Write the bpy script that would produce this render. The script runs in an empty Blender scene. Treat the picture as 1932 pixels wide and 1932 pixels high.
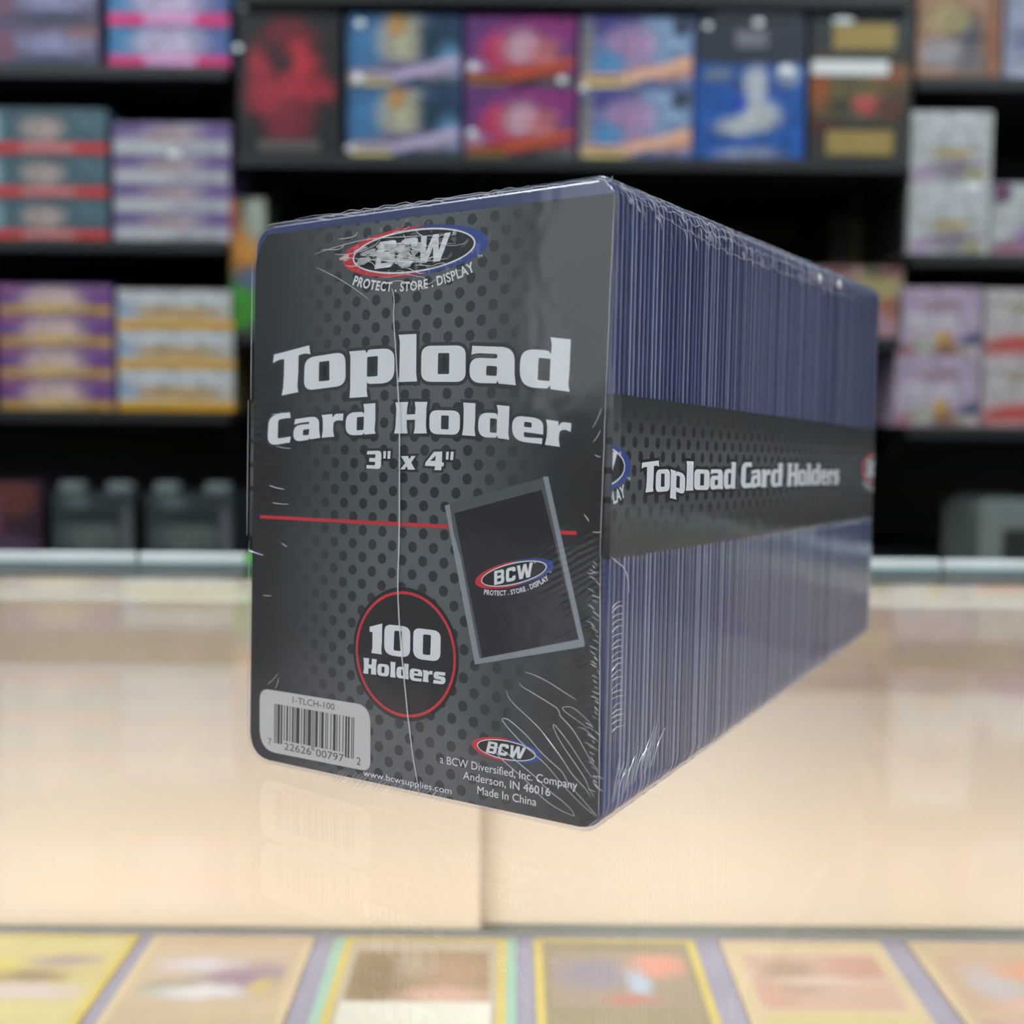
import bpy, bmesh, math, random
from math import sin, cos, pi, sqrt, exp
from mathutils import Vector, Matrix, noise
from mathutils.geometry import tessellate_polygon

random.seed(7)
SC = bpy.context.scene
COL = SC.collection

# ------------------------------------------------------------------ camera
F, PITCH, ROLL = 2012.7119, 0.0630, 0.0088      # focal length in pixels of a 1932 frame
SY = -67.0416                                   # the photograph is cropped off centre
CAMZ = 1.0685                                   # lens height; the counter glass is at 1.0
cam = bpy.data.cameras.new('camera')
cam.sensor_width = 36.0
cam.lens = F / 1932 * 36.0
cam.shift_y = SY / 1932
cam.clip_start = 0.005
cam.clip_end = 50
cam.dof.use_dof = True
cam.dof.focus_distance = 0.183
cam.dof.aperture_fstop = 12.8
cam_o = bpy.data.objects.new('camera', cam)
COL.objects.link(cam_o)
cam_o.matrix_world = (Matrix.Translation((0, 0, CAMZ)) @ Matrix.Rotation(pi / 2 - PITCH, 4, 'X')
                      @ Matrix.Rotation(ROLL, 4, 'Z'))
SC.camera = cam_o

# ------------------------------------------------------------------ world, view, light
SC.view_settings.view_transform = 'Standard'
SC.view_settings.look = 'None'
SC.view_settings.gamma = 1.0
SC.view_settings.use_curve_mapping = False
SC.view_settings.exposure = 0.0
HAZE_PANEL_POWER = 2.1
CEILING_POWER = 31.0
LED_POWER = 80.0
wd = bpy.data.worlds.new('world'); SC.world = wd; wd.use_nodes = True
wd.node_tree.nodes['Background'].inputs[0].default_value = (0.9, 0.95, 1, 1)
wd.node_tree.nodes['Background'].inputs[1].default_value = 0.1
SC.cycles.max_bounces = 6
SC.cycles.diffuse_bounces = 3
SC.cycles.glossy_bounces = 3
SC.cycles.transparent_max_bounces = 16
SC.cycles.adaptive_threshold = 0.02
SC.cycles.caustics_reflective = False
SC.cycles.caustics_refractive = False
SC.cycles.sample_clamp_indirect = 4.0

# ------------------------------------------------------------------ pixel -> place helpers (millimetres, lens at origin)
class V3(Vector):
    pass
WID, HGT, LEN = 76.2, 101.6, 172.6
YAW = 0.5512
AX = Vector((-cos(YAW), sin(YAW), -0.0226))     # along the pack's front towards its far left edge
BX = Vector((sin(YAW), cos(YAW), 0.0009))       # along the pack's length
UX = Vector((0.012, 0.0248, 1.0))               # up the pack
NC = Vector((14.5081, 163.255, -65.9518))       # near bottom corner of the pack

def ray(px, py):
    x = px - 966; y = py - 966 - SY
    c, s = cos(-ROLL), sin(-ROLL)
    x, y = x * c - y * s, x * s + y * c
    X = x / F; U = -y / F
    c, s = cos(PITCH), sin(PITCH)
    return Vector((X, c + U * s, -s + U * c))
def _solve(a, b, r, o):
    M = Matrix(((a.x, b.x, -r.x), (a.y, b.y, -r.y), (a.z, b.z, -r.z)))
    t = M.inverted() @ (-o)
    return t.x, t.y
def front_uv(px, py): return _solve(-AX, UX, ray(px, py), NC + WID * AX)
def side_wv(px, py): return _solve(BX, UX, ray(px, py), NC)
def at_depth(px, py, Y):
    r = ray(px, py); return r * (Y / r.y)
def at_height(px, py, Z):
    r = ray(px, py); return r * (Z / r.z)
def wpos(p): return Vector((p.x / 1000, p.y / 1000, CAMZ + p.z / 1000))
def pk(u, v, w): return wpos(NC + (WID - u) * AX + v * UX + w * BX)      # pack coordinates -> world

# ------------------------------------------------------------------ materials
def lin(c):
    c = c / 255.0
    return c / 12.92 if c <= 0.04045 else ((c + 0.055) / 1.055) ** 2.4
def rgb(r, g, b): return (lin(r), lin(g), lin(b), 1.0)

class NT:
    def __init__(self, name):
        self.m = bpy.data.materials.new(name); self.m.use_nodes = True
        self.t = self.m.node_tree; self.t.nodes.clear()
        self.out = self.n('ShaderNodeOutputMaterial')
    def n(self, typ, **kw):
        nd = self.t.nodes.new(typ)
        for k, v in kw.items():
            if k == 'inp':
                for i, x in v.items():
                    if hasattr(x, 'is_output'): self.t.links.new(x, nd.inputs[i])
                    else: nd.inputs[i].default_value = x
            else: setattr(nd, k, v)
        return nd
    def math(self, op, a, b=0.0, c=0.0, clamp=False):
        nd = self.n('ShaderNodeMath', operation=op, use_clamp=clamp, inp={0: a, 1: b, 2: c}); return nd.outputs[0]
    def vmath(self, op, a, b=(0, 0, 0)):
        nd = self.n('ShaderNodeVectorMath', operation=op, inp={0: a, 1: b})
        return nd.outputs['Value'] if op in ('LENGTH', 'DOT_PRODUCT') else nd.outputs[0]
    def mix(self, fac, a, b):
        nd = self.n('ShaderNodeMix', data_type='RGBA', inp={0: fac, 6: a, 7: b}); return nd.outputs[2]
    def rng(self, v, a, b, c=0.0, d=1.0, smooth=True):
        nd = self.n('ShaderNodeMapRange', interpolation_type='SMOOTHSTEP' if smooth else 'LINEAR',
                    inp={0: v, 1: a, 2: b, 3: c, 4: d}); return nd.outputs[0]
    def ramp(self, v, stops):
        nd = self.n('ShaderNodeValToRGB', inp={0: v}); e = nd.color_ramp.elements
        while len(e) < len(stops): e.new(0.5)
        for i, (p, c) in enumerate(stops):
            e[i].position = p; e[i].color = c if len(c) == 4 else (*c, 1)
        return nd.outputs[0]
    def bsdf(self, col, rough=0.5, **kw):
        nd = self.n('ShaderNodeBsdfPrincipled', inp={'Base Color': col, 'Roughness': rough})
        for k, v in kw.items():
            k = k.replace('_', ' ')
            if hasattr(v, 'is_output'): self.t.links.new(v, nd.inputs[k])
            else: nd.inputs[k].default_value = v
        return nd.outputs[0]
    def done(self, sh):
        self.t.links.new(sh, self.out.inputs[0]); return self.m

MC = {}
def plain(name, col, rough=0.5, vary=0.06, scale=60.0, **kw):
    if name in MC: return MC[name]
    t = NT(name)
    tc = t.n('ShaderNodeTexCoord').outputs['Object']
    nz = t.n('ShaderNodeTexNoise', inp={'Vector': tc, 'Scale': scale, 'Detail': 3.0}).outputs[0]
    f = t.rng(nz, 0.3, 0.7, 1 - vary, 1 + vary, False)
    c = t.vmath('MULTIPLY', col[:3], (1, 1, 1))
    nd = t.n('ShaderNodeVectorMath', operation='SCALE', inp={0: c}); t.t.links.new(f, nd.inputs['Scale'])
    MC[name] = t.done(t.bsdf(nd.outputs[0], rough, **kw)); return MC[name]

def thin_clear(name, f0=0.045, tint=(1, 1, 1, 1), rough=0.0, gain=1.0, bump=0.0, bscale=300.0):
    """clear sheet: what lies behind shows through, light is mirrored more at a glancing angle (Schlick)"""
    t = NT(name)
    g = t.n('ShaderNodeNewGeometry')
    nrm = g.outputs['Normal']
    gl_in = {'Color': (1, 1, 1, 1), 'Roughness': rough}
    if bump:
        tc = t.n('ShaderNodeTexCoord').outputs['Object']
        nz = t.n('ShaderNodeTexNoise', inp={'Vector': tc, 'Scale': bscale, 'Detail': 4.0}).outputs[0]
        bp = t.n('ShaderNodeBump', inp={'Strength': bump, 'Distance': 0.0004, 'Height': nz}); nrm = bp.outputs[0]
        gl_in['Normal'] = nrm
    d = t.math('ABSOLUTE', t.vmath('DOT_PRODUCT', g.outputs['Incoming'], nrm))
    k = t.math('POWER', t.math('SUBTRACT', 1.0, d, clamp=True), 5.0)
    fr = t.math('MULTIPLY', t.math('MULTIPLY_ADD', k, 1 - f0, f0), gain, clamp=True)
    tr = t.n('ShaderNodeBsdfTransparent', inp={'Color': tint}).outputs[0]
    gl = t.n('ShaderNodeBsdfGlossy', inp=gl_in).outputs[0]
    mx = t.n('ShaderNodeMixShader', inp={0: fr, 1: tr, 2: gl}).outputs[0]
    return t.done(mx)

def glow(name, col, power):
    t = NT(name)
    em = t.n('ShaderNodeEmission', inp={'Color': col, 'Strength': power}).outputs[0]
    return t.done(em)

def blobs(name, base, spots, rough=0.5, warp=0.10, nscale=5.0, coat=0.07):
    """printed picture made of soft-edged patches; spots = (cx, cz, rx, rz, colour) in 0..1 of the sheet"""
    t = NT(name)
    g = t.n('ShaderNodeTexCoord').outputs['Generated']
    nz = t.n('ShaderNodeTexNoise', inp={'Vector': g, 'Scale': nscale, 'Detail': 5.0, 'Roughness': 0.65}).outputs['Color']
    off = t.vmath('MULTIPLY', t.vmath('SUBTRACT', nz, (0.5, 0.5, 0.5)), (2 * warp, 0, 2 * warp))
    p = t.vmath('MULTIPLY', t.vmath('ADD', g, off), (1, 0, 1))
    col = base
    for cx, cz, rx, rz, c in spots:
        q = t.vmath('MULTIPLY', t.vmath('SUBTRACT', p, (cx, 0, cz)), (1 / rx, 0, 1 / rz))
        f = t.rng(t.vmath('LENGTH', q), 1.32, 0.40)
        col = t.mix(f, col, c)
    gr = t.n('ShaderNodeTexNoise', inp={'Vector': g, 'Scale': 9.0, 'Detail': 3.0}).outputs[0]
    col = t.n('ShaderNodeHueSaturation', inp={'Saturation': 1.0, 'Value': t.rng(gr, 0.34, 0.66, 0.48, 0.95, False), 'Color': col}).outputs[0]
    return t.done(t.bsdf(col, rough, Coat_Weight=coat, Coat_Roughness=0.12, Specular_IOR_Level=0.3))

# ------------------------------------------------------------------ mesh helpers
def link(o, parent=None):
    COL.objects.link(o)
    if parent is not None: o.parent = parent
    return o
def empty(name, loc, parent=None):
    o = bpy.data.objects.new(name, None); o.empty_display_size = 0.02
    link(o, parent); o.location = loc; return o
def tag(o, label=None, cat=None, group=None, kind=None):
    if label: o['label'] = label
    if cat: o['category'] = cat
    if group: o['group'] = group
    if kind: o['kind'] = kind
    return o
ORG = {}
def origin(o):
    p = Vector((0, 0, 0)); q = o
    while q is not None: p = p + q.location; q = q.parent
    return p
def mesh(name, verts, faces, mat, parent=None, smooth=False, uvs=None, loc=None):
    """verts in world metres; the object's origin is its parent's place (or loc)"""
    org = origin(parent) if parent is not None else Vector((0, 0, 0))
    l = Vector(loc) if loc is not None else Vector((0, 0, 0))
    me = bpy.data.meshes.new(name)
    me.from_pydata([(v[0] - org.x - l.x, v[1] - org.y - l.y, v[2] - org.z - l.z) for v in verts], [], faces)
    if uvs is not None:
        uvl = me.uv_layers.new(name='uv')
        for lp in me.loops: uvl.data[lp.index].uv = uvs[lp.vertex_index]
    me.materials.append(mat)
    if smooth:
        for p in me.polygons: p.use_smooth = True
    me.update()
    o = bpy.data.objects.new(name, me); link(o, parent); o.location = l
    return o
def box_vf(x0, x1, y0, y1, z0, z1, bev=0.0):
    if bev <= 0:
        v = [(x0, y0, z0), (x1, y0, z0), (x1, y1, z0), (x0, y1, z0), (x0, y0, z1), (x1, y0, z1), (x1, y1, z1), (x0, y1, z1)]
        f = [(0, 3, 2, 1), (4, 5, 6, 7), (0, 1, 5, 4), (1, 2, 6, 5), (2, 3, 7, 6), (3, 0, 4, 7)]
        return v, f
    bm = bmesh.new()
    bmesh.ops.create_cube(bm, size=1.0)
    for vv in bm.verts:
        vv.co = Vector(((x0 + x1) / 2 + vv.co.x * (x1 - x0), (y0 + y1) / 2 + vv.co.y * (y1 - y0), (z0 + z1) / 2 + vv.co.z * (z1 - z0)))
    bmesh.ops.bevel(bm, geom=bm.edges[:], offset=bev, segments=2, affect='EDGES', profile=0.6)
    bm.verts.index_update()
    v = [tuple(q.co) for q in bm.verts]; f = [tuple(q.index for q in fc.verts) for fc in bm.faces]
    bm.free(); return v, f
def box(name, x0, x1, y0, y1, z0, z1, mat, parent=None, bev=0.0):
    v, f = box_vf(x0, x1, y0, y1, z0, z1, bev)
    return mesh(name, v, f, mat, parent)
def boxes(name, lst, mat, parent=None):
    V, Fc = [], []
    for b in lst:
        v, f = box_vf(*b); k = len(V); V += v; Fc += [tuple(i + k for i in q) for q in f]
    return mesh(name, V, Fc, mat, parent)

def rounded(pts, seg=5):
    """pts: (x, y) or (x, y, r); corners with r are rounded"""
    out = []; n = len(pts)
    for i, p in enumerate(pts):
        r = p[2] if len(p) > 2 else 0
        P = Vector((p[0], p[1]))
        if r <= 0: out.append((P.x, P.y)); continue
        a = Vector(pts[i - 1][:2]) - P; b = Vector(pts[(i + 1) % n][:2]) - P
        la, lb = a.length, b.length
        ra, rb = min(r, la * 0.49), min(r, lb * 0.49)
        A = P + a / la * ra; B = P + b / lb * rb
        for k in range(seg + 1):
            t = k / seg
            q = A * (1 - t) ** 2 + P * 2 * t * (1 - t) * 0.9 + (A + B) * 0.5 * 2 * t * (1 - t) * 0.1 + B * t * t
            out.append((q.x, q.y))
    return out
def area(p): return 0.5 * sum(p[i - 1][0] * p[i][1] - p[i][0] * p[i - 1][1] for i in range(len(p)))
def grow(poly, d):
    s = 1 if area(poly) > 0 else -1
    out = []; n = len(poly)
    for i in range(n):
        a, p, b = Vector(poly[i - 1]), Vector(poly[i]), Vector(poly[(i + 1) % n])
        e1 = (p - a); e2 = (b - p)
        if e1.length < 1e-9 or e2.length < 1e-9: continue
        e1.normalize(); e2.normalize()
        n1 = Vector((e1.y, -e1.x)) * s; n2 = Vector((e2.y, -e2.x)) * s
        m = n1 + n2
        if m.length < 0.3: m = n1
        m.normalize(); k = min(d / max(0.35, m.dot(n1)), 2.2 * abs(d)) if d > 0 else d
        out.append(tuple(p + m * k))
    return out
class Sheet:
    """collects flat filled outlines (with holes) in a plane's own 2D coordinates"""
    def __init__(self): self.v = []; self.f = []
    def poly(self, loops):
        loops = [[(q[0], q[1], 0) for q in lp] for lp in loops]
        k = len(self.v)
        for lp in loops: self.v += [(q[0], q[1]) for q in lp]
        for t in tessellate_polygon([[Vector(q) for q in lp] for lp in loops]): self.f.append(tuple(i + k for i in t))
    def ellipse(self, cx, cy, a, b, ang=0, hole=None, n=72):
        def ring(a, b, cx=cx, cy=cy):
            return [(cx + a * cos(t) * cos(ang) - b * sin(t) * sin(ang), cy + a * cos(t) * sin(ang) + b * sin(t) * cos(ang))
                    for t in [2 * pi * i / n for i in range(n)]]
        if hole is None: self.poly([ring(a, b)])
        else:
            o, h = ring(a, b), ring(hole[0], hole[1]); k = len(self.v)
            self.v += o + h
            for i in range(n):
                j = (i + 1) % n; self.f.append((k + i, k + j, k + n + j, k + n + i))
    def clip(self, axis, val, keep_greater):
        bm = bmesh.new(); vs = [bm.verts.new((q[0], q[1], 0)) for q in self.v]
        for f in self.f:
            try: bm.faces.new([vs[i] for i in f])
            except ValueError: pass
        no = Vector((1, 0, 0)) if axis == 0 else Vector((0, 1, 0))
        bmesh.ops.bisect_plane(bm, geom=bm.verts[:] + bm.edges[:] + bm.faces[:], plane_co=no * val, plane_no=no,
                               clear_inner=keep_greater, clear_outer=not keep_greater)
        bm.verts.index_update()
        self.v = [(q.co.x, q.co.y) for q in bm.verts]; self.f = [tuple(q.index for q in fc.verts) for fc in bm.faces]
        bm.free(); return self
    def move(self, fn): self.v = [fn(*q) for q in self.v]; return self
    def add(self, o):
        k = len(self.v); self.v += o.v; self.f += [tuple(i + k for i in q) for q in o.f]; return self

def text_sheet(body, spacing=1.0, bold=0.0):
    """outline lettering in the built-in typeface, cap height 1, starting at x = 0"""
    cu = bpy.data.curves.new('lettering', 'FONT'); cu.body = body; cu.size = 1.0; cu.space_character = spacing
    cu.resolution_u = 4; cu.offset = bold
    o = bpy.data.objects.new('lettering', cu); COL.objects.link(o)
    bpy.context.view_layer.update()
    me = bpy.data.meshes.new_from_object(o.evaluated_get(bpy.context.evaluated_depsgraph_get()))
    s = Sheet(); s.v = [(v.co.x, v.co.y) for v in me.vertices]; s.f = [tuple(p.vertices) for p in me.polygons]
    bpy.data.objects.remove(o); bpy.data.curves.remove(cu); bpy.data.meshes.remove(me)
    x0 = min(q[0] for q in s.v); x1 = max(q[0] for q in s.v)
    return s, x0, x1
CAP = 0.729
def place_text(body, u0, u1, vbase, cap, spacing=1.0):
    s, x0, x1 = text_sheet(body, spacing)
    return s.move(lambda x, y: (u0 + (x - x0) / (x1 - x0) * (u1 - u0), vbase + y / CAP * cap))

# ------------------------------------------------------------------ the room
MAT_FLOOR = plain('floor_tile_grey', rgb(96, 94, 92), 0.4)
MAT_WALL = plain('wall_paint_light', rgb(178, 182, 182), 0.7)
MAT_WALLDARK = plain('wall_paint_dark', rgb(26, 26, 27), 0.7)
MAT_CEIL = plain('ceiling_paint', rgb(150, 152, 152), 0.8)
RX, RF, RB, RH = 2.6, -3.2, 1.80, 2.75
def struct(o): o['kind'] = 'structure'; return o
struct(box('floor', -RX, RX, RF, RB, -0.05, 0.0, MAT_FLOOR))
struct(box('ceiling', -RX, RX, RF, RB, RH, RH + 0.05, MAT_CEIL))
wall_left = struct(box('wall_left', -RX - 0.05, -RX, RF, RB, 0, RH, plain('wall_paint_pale', rgb(150, 154, 156), 0.7)))
box('added_dark_panel', -RX, -RX + 0.012, RF, RB - 0.02, 0.0, 1.10, plain('added_panel_dark', rgb(38, 38, 40), 0.6), wall_left)  # unseen dark panel, added to keep the film's lower reflection dark
haze_panel = struct(empty('haze_panel_1', (-RX, -2.2, 1.3)))  # unseen glowing panel, added to lay haze on the film's front
MAT_HAZE_GLOW = glow('haze_panel_glow', (0.86, 0.95, 1.0, 1), HAZE_PANEL_POWER)
for wy0, wy1 in ((-3.0, -2.12), (-2.06, -1.18)):
    box('haze_pane', -RX, -RX + 0.006, wy0, wy1, 1.22, 2.3, MAT_HAZE_GLOW, haze_panel)
boxes('haze_panel_frame', [(-RX, -RX + 0.04, -3.06, -3.0, 1.16, 2.36), (-RX, -RX + 0.04, -1.18, -1.12, 1.16, 2.36), (-RX, -RX + 0.04, -2.12, -2.06, 1.22, 2.3),
                       (-RX, -RX + 0.04, -3.0, -1.18, 2.3, 2.36), (-RX, -RX + 0.06, -3.0, -1.18, 1.16, 1.22)], plain('haze_panel_frame_grey', rgb(70, 72, 74), 0.5), haze_panel)
struct(box('wall_right', RX, RX + 0.05, RF, RB, 0, RH, MAT_WALL))
struct(box('wall_front', -RX, RX, RF - 0.05, RF, 0, RH, MAT_WALL))
wall_back = struct(box('wall_back', -RX, RX, RB, RB + 0.05, 0, RH, MAT_WALLDARK))
# slatted panelling on the back wall: dark boards over brown grooves
MAT_SLAT = plain('slat_black', rgb(17, 18, 19), 0.6)
MAT_GROOVE = plain('slat_groove_brown', rgb(62, 50, 40), 0.7)
box('groove_backing', -RX, RX, RB - 0.006, RB, 0.05, RH - 0.05, MAT_GROOVE, wall_back)
zs = 0.30
first = None
ztop = wpos(at_depth(1760, 872, 1780)).z
pitch = wpos(at_depth(1760, 872, 1780)).z - wpos(at_depth(1760, 941, 1780)).z
z = ztop
while z > 0.3: z -= pitch
while z < 2.5:
    if first is None:
        v, f = box_vf(-RX, RX, -0.012, 0.0, -pitch * 0.60, 0.0)
        first = mesh('slat', v, f, MAT_SLAT, wall_back); sl = first
    else:
        sl = first.copy(); COL.objects.link(sl)
    sl.location = (0, RB - 0.006, z)
    z += pitch

# ceiling lights
MAT_LAMP = glow('lamp_diffuser', (0.86, 0.95, 1.0, 1), CEILING_POWER)
MAT_LAMPFRAME = plain('lamp_frame', rgb(225, 225, 225), 0.5)
def ceiling_light(x, y, label):
    r = empty('ceiling_light', (x, y, RH)); tag(r, label, 'light', 'ceiling lights')
    box('frame', x - 0.62, x + 0.62, y - 0.17, y + 0.17, RH - 0.03, RH, MAT_LAMPFRAME, r)
    box('diffuser', x - 0.59, x + 0.59, y - 0.14, y + 0.14, RH - 0.034, RH - 0.028, MAT_LAMP, r)
for x, y in ((-1.3, 0.55), (1.3, 0.55), (-1.3, -0.85), (1.3, -0.85)):
    ceiling_light(x, y, 'long white ceiling light panel in pale frame')

# ------------------------------------------------------------------ the display case
GZ = 1.0
CX0, CX1, CY0, CY1 = -0.80, 0.80, -0.09, 0.462
MAT_GLASS = thin_clear('case_glass', 0.035, (0.985, 0.995, 0.99, 1), 0.0, 0.62)
MAT_ALU = plain('case_frame_aluminium', rgb(170, 172, 174), 0.35, Metallic=0.9)
MAT_BASE = plain('case_base_laminate', rgb(215, 205, 190), 0.5)
MAT_DOOR = plain('case_door_cream', rgb(240, 230, 216), 0.5, vary=0.02, scale=8)
MAT_DOOR2 = MAT_DOOR
MAT_RAIL = plain('rear_strip_white', rgb(222, 228, 230), 0.4)
MAT_TEAL = plain('strip_reflection_teal', rgb(104, 134, 140), 0.4)
MAT_GREEN = plain('green_tab', rgb(90, 180, 80), 0.5)
case = empty('display_case', (0, 0.17, 0))
tag(case, 'glass topped display case with warm lit interior and cream sliding doors', 'display case')
box('glass_top', CX0, CX1, CY0, CY1, GZ - 0.006, GZ, MAT_GLASS, case)
box('front_glass', CX0, CX1, CY0, CY0 + 0.005, 0.34, GZ - 0.006, MAT_GLASS, case)
box('end_glass', CX0, CX0 + 0.005, CY0 + 0.005, CY1, 0.34, GZ - 0.006, MAT_GLASS, case)
box('end_glass', CX1 - 0.005, CX1, CY0 + 0.005, CY1, 0.34, GZ - 0.006, MAT_GLASS, case)
box('base_cabinet', CX0, CX1, CY0, CY1, 0.0, 0.34, MAT_BASE, case)
for px in (CX0 + 0.006, CX1 - 0.018):
    for py in (CY0 + 0.006, CY1 - 0.045):
        box('corner_post', px, px + 0.012, py, py + 0.012, 0.34, GZ - 0.006, MAT_ALU, case)
seam = wpos(at_depth(906, 1650, 408)).x
dl = box('sliding_door', CX0 + 0.006, seam, 0.4055, 0.4110, 0.345, GZ - 0.030, MAT_DOOR, case)
dr = box('sliding_door', seam - 0.05, CX1 - 0.006, 0.4135, 0.4190, 0.345, GZ - 0.030, MAT_DOOR, case)
box('finger_pull', seam - 0.045, seam - 0.035, 0.4040, 0.4055, 0.50, 0.58, MAT_ALU, dl)
box('door_track', CX0 + 0.006, CX1 - 0.006, 0.4045, 0.422, 0.34, 0.345, MAT_ALU, case)
box('rear_ledge', CX0 + 0.006, CX1 - 0.006, 0.4050, CY1, GZ - 0.030, GZ - 0.0062, plain('case_ledge_tan', rgb(226, 208, 184), 0.6), case)
box('rear_leg_panel', CX0 + 0.006, CX1 - 0.006, CY1 - 0.008, CY1, 0.34, GZ - 0.030, MAT_BASE, case)
# glass shelf with liner
SHZ = CAMZ - 0.2014
MAT_SHELFGLASS = plain('shelf_edge_glass', rgb(150, 160, 150), 0.3)
MAT_LINER = plain('shelf_liner_mauve', rgb(160, 152, 166), 0.8)
box('shelf', CX0 + 0.006, CX1 - 0.006, CY0 + 0.02, 0.4035, SHZ - 0.007, SHZ - 0.001, MAT_SHELFGLASS, case)
box('shelf_liner', CX0 + 0.01, CX1 - 0.01, CY0 + 0.024, 0.3985, SHZ - 0.001, SHZ, MAT_LINER, case)
# strip lamp under the front of the glass, shielded towards the top by its housing
MAT_LED = glow('case_lamp_warm', (1.0, 0.80, 0.60, 1), LED_POWER)
lamp = boxes('lamp_housing', [(-0.70, 0.70, CY0 + 0.006, CY0 + 0.052, GZ - 0.008, GZ - 0.0065), (-0.70, 0.70, CY0 + 0.0505, CY0 + 0.052, GZ - 0.0315, GZ - 0.008),
                              (-0.70, 0.70, CY0 + 0.006, CY0 + 0.008, GZ - 0.036, GZ - 0.008)], MAT_ALU, case)
box('lamp_tube', -0.69, 0.69, CY0 + 0.009, CY0 + 0.028, GZ - 0.034, GZ - 0.022, MAT_LED, lamp)
# white strips standing along the rear edge of the glass
for k, (x0, x1, lb) in enumerate(((-0.512, -0.163, 'white strip on the rear edge of the glass below the charcoal deck boxes'),
                                  (-0.161, 0.186, 'white strip with green tab on the rear edge of the glass behind the pack'),
                                  (0.188, 0.537, 'white strip on the rear edge of the glass below the pale bin'))):
    r = empty('edge_strip', ((x0 + x1) / 2, CY1 - 0.002, GZ)); tag(r, lb, 'strip', 'white strips along the rear edge of the glass')
    box('strip', x0, x1, CY1 - 0.004, CY1, GZ, GZ + 0.0050, MAT_RAIL, r, 0.0006)
    box('strip_reflection', x0, x1, CY1 - 0.0055, CY1 - 0.004, GZ, GZ + 0.0009, MAT_TEAL, r)  # teal line paints the strip's mirror image in the glass
    if k == 1: box('green_tab', x0 + 0.046, x0 + 0.10, CY1 - 0.0048, CY1 - 0.004, GZ + 0.0009, GZ + 0.0053, MAT_GREEN, r)

# cards lying on the case shelf
def card(xc, label, border, face, art, textcol, extra=None, gr='trading cards on the case shelf'):
    y1, y0 = 0.3935, 0.3055; z = SHZ
    r = empty('trading_card', (xc, (y0 + y1) / 2, z)); tag(r, label, 'card', gr)
    hw = 0.0304
    box('border', xc - hw, xc + hw, y0, y1, z, z + 0.0010, border, r, 0.0003)
    box('face', xc - hw + 0.0032, xc + hw - 0.0032, y0 + 0.003, y1 - 0.003, z + 0.0010, z + 0.0011, face, r)
    # the picture's own sheet stands in x and y; the material reads generated x and y
    a = box('picture', xc - hw + 0.006, xc + hw - 0.006, y1 - 0.047, y1 - 0.011, z + 0.0011, z + 0.0012, art, r)
    box('text_panel', xc - hw + 0.005, xc + hw - 0.005, y0 + 0.006, y1 - 0.052, z + 0.0011, z + 0.0012, textcol, r)
    if extra: extra(r, xc, y0, y1, z)
    return r
def blobs_flat(name, base, spots, warp=0.12):
    t = NT(name)
    g = t.n('ShaderNodeTexCoord').outputs['Generated']
    nz = t.n('ShaderNodeTexNoise', inp={'Vector': g, 'Scale': 4.0, 'Detail': 2.0}).outputs['Color']
    off = t.vmath('MULTIPLY', t.vmath('SUBTRACT', nz, (0.5, 0.5, 0.5)), (2 * warp, 2 * warp, 0))
    p = t.vmath('MULTIPLY', t.vmath('ADD', g, off), (1, 1, 0))
    col = base
    for cx, cz, rx, rz, c in spots:
        q = t.vmath('MULTIPLY', t.vmath('SUBTRACT', p, (cx, cz, 0)), (1 / rx, 1 / rz, 0))
        col = t.mix(t.rng(t.vmath('LENGTH', q), 1.5, 0.2), col, c)
    return t.done(t.bsdf(col, 0.4))
def rgb_hazed(r, g, b): return rgb(r * .62 + 210 * .38, g * .62 + 192 * .38, b * .62 + 168 * .38)  # mixes card colours toward tan, painting in the haze of the glass
YEL = plain('card_yellow', rgb_hazed(205, 180, 70), 0.4); CREAM = plain('card_cream', rgb_hazed(205, 180, 140), 0.4)
TAN = plain('card_tan', rgb_hazed(186, 160, 130), 0.5); OLIVE = plain('card_olive', rgb_hazed(120, 108, 82), 0.5)
PALEY = plain('card_pale_yellow', rgb_hazed(200, 186, 118), 0.5); SILV = plain('card_silver', rgb_hazed(170, 155, 140), 0.4)
card(-0.1700, 'yellow bordered trading card with brown and lilac picture under the glass', YEL, PALEY,
     blobs_flat('print_card_yellow', rgb_hazed(196, 178, 110), [(.3, .6, .3, .2, rgb_hazed(205, 190, 80)), (.55, .45, .3, .18, rgb_hazed(120, 95, 65)), (.7, .75, .3, .12, rgb_hazed(150, 125, 130)), (.6, .18, .5, .16, rgb_hazed(205, 185, 190))]), PALEY)
card(-0.1035, 'tan trading card with violet and white picture under the glass', CREAM, TAN,
     blobs_flat('print_card_violet', rgb_hazed(185, 160, 140), [(.75, .45, .4, .3, rgb_hazed(120, 90, 130)), (.25, .25, .25, .16, rgb_hazed(110, 115, 95)), (.45, .2, .35, .14, rgb_hazed(215, 215, 230)), (.35, .7, .3, .14, rgb_hazed(200, 195, 215)), (.9, .3, .12, .2, rgb_hazed(185, 160, 90))]), TAN)
def sticker_on_card(r, xc, y0, y1, z):
    box('rainbow_edge', xc - 0.0342, xc - 0.0302, y0, y1, z, z + 0.0008, plain('card_teal_edge', rgb_hazed(130, 190, 175), 0.3), r)
    box('rainbow_edge', xc + 0.0302, xc + 0.0340, y0, y1, z, z + 0.0008, plain('card_teal_edge', rgb_hazed(130, 190, 175), 0.3), r)
    box('white_sticker', xc - 0.0255, xc + 0.0255, y0 + 0.004, y1 - 0.045, z + 0.0012, z + 0.0014, plain('sticker_white', rgb_hazed(222, 220, 215), 0.4), r)
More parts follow.
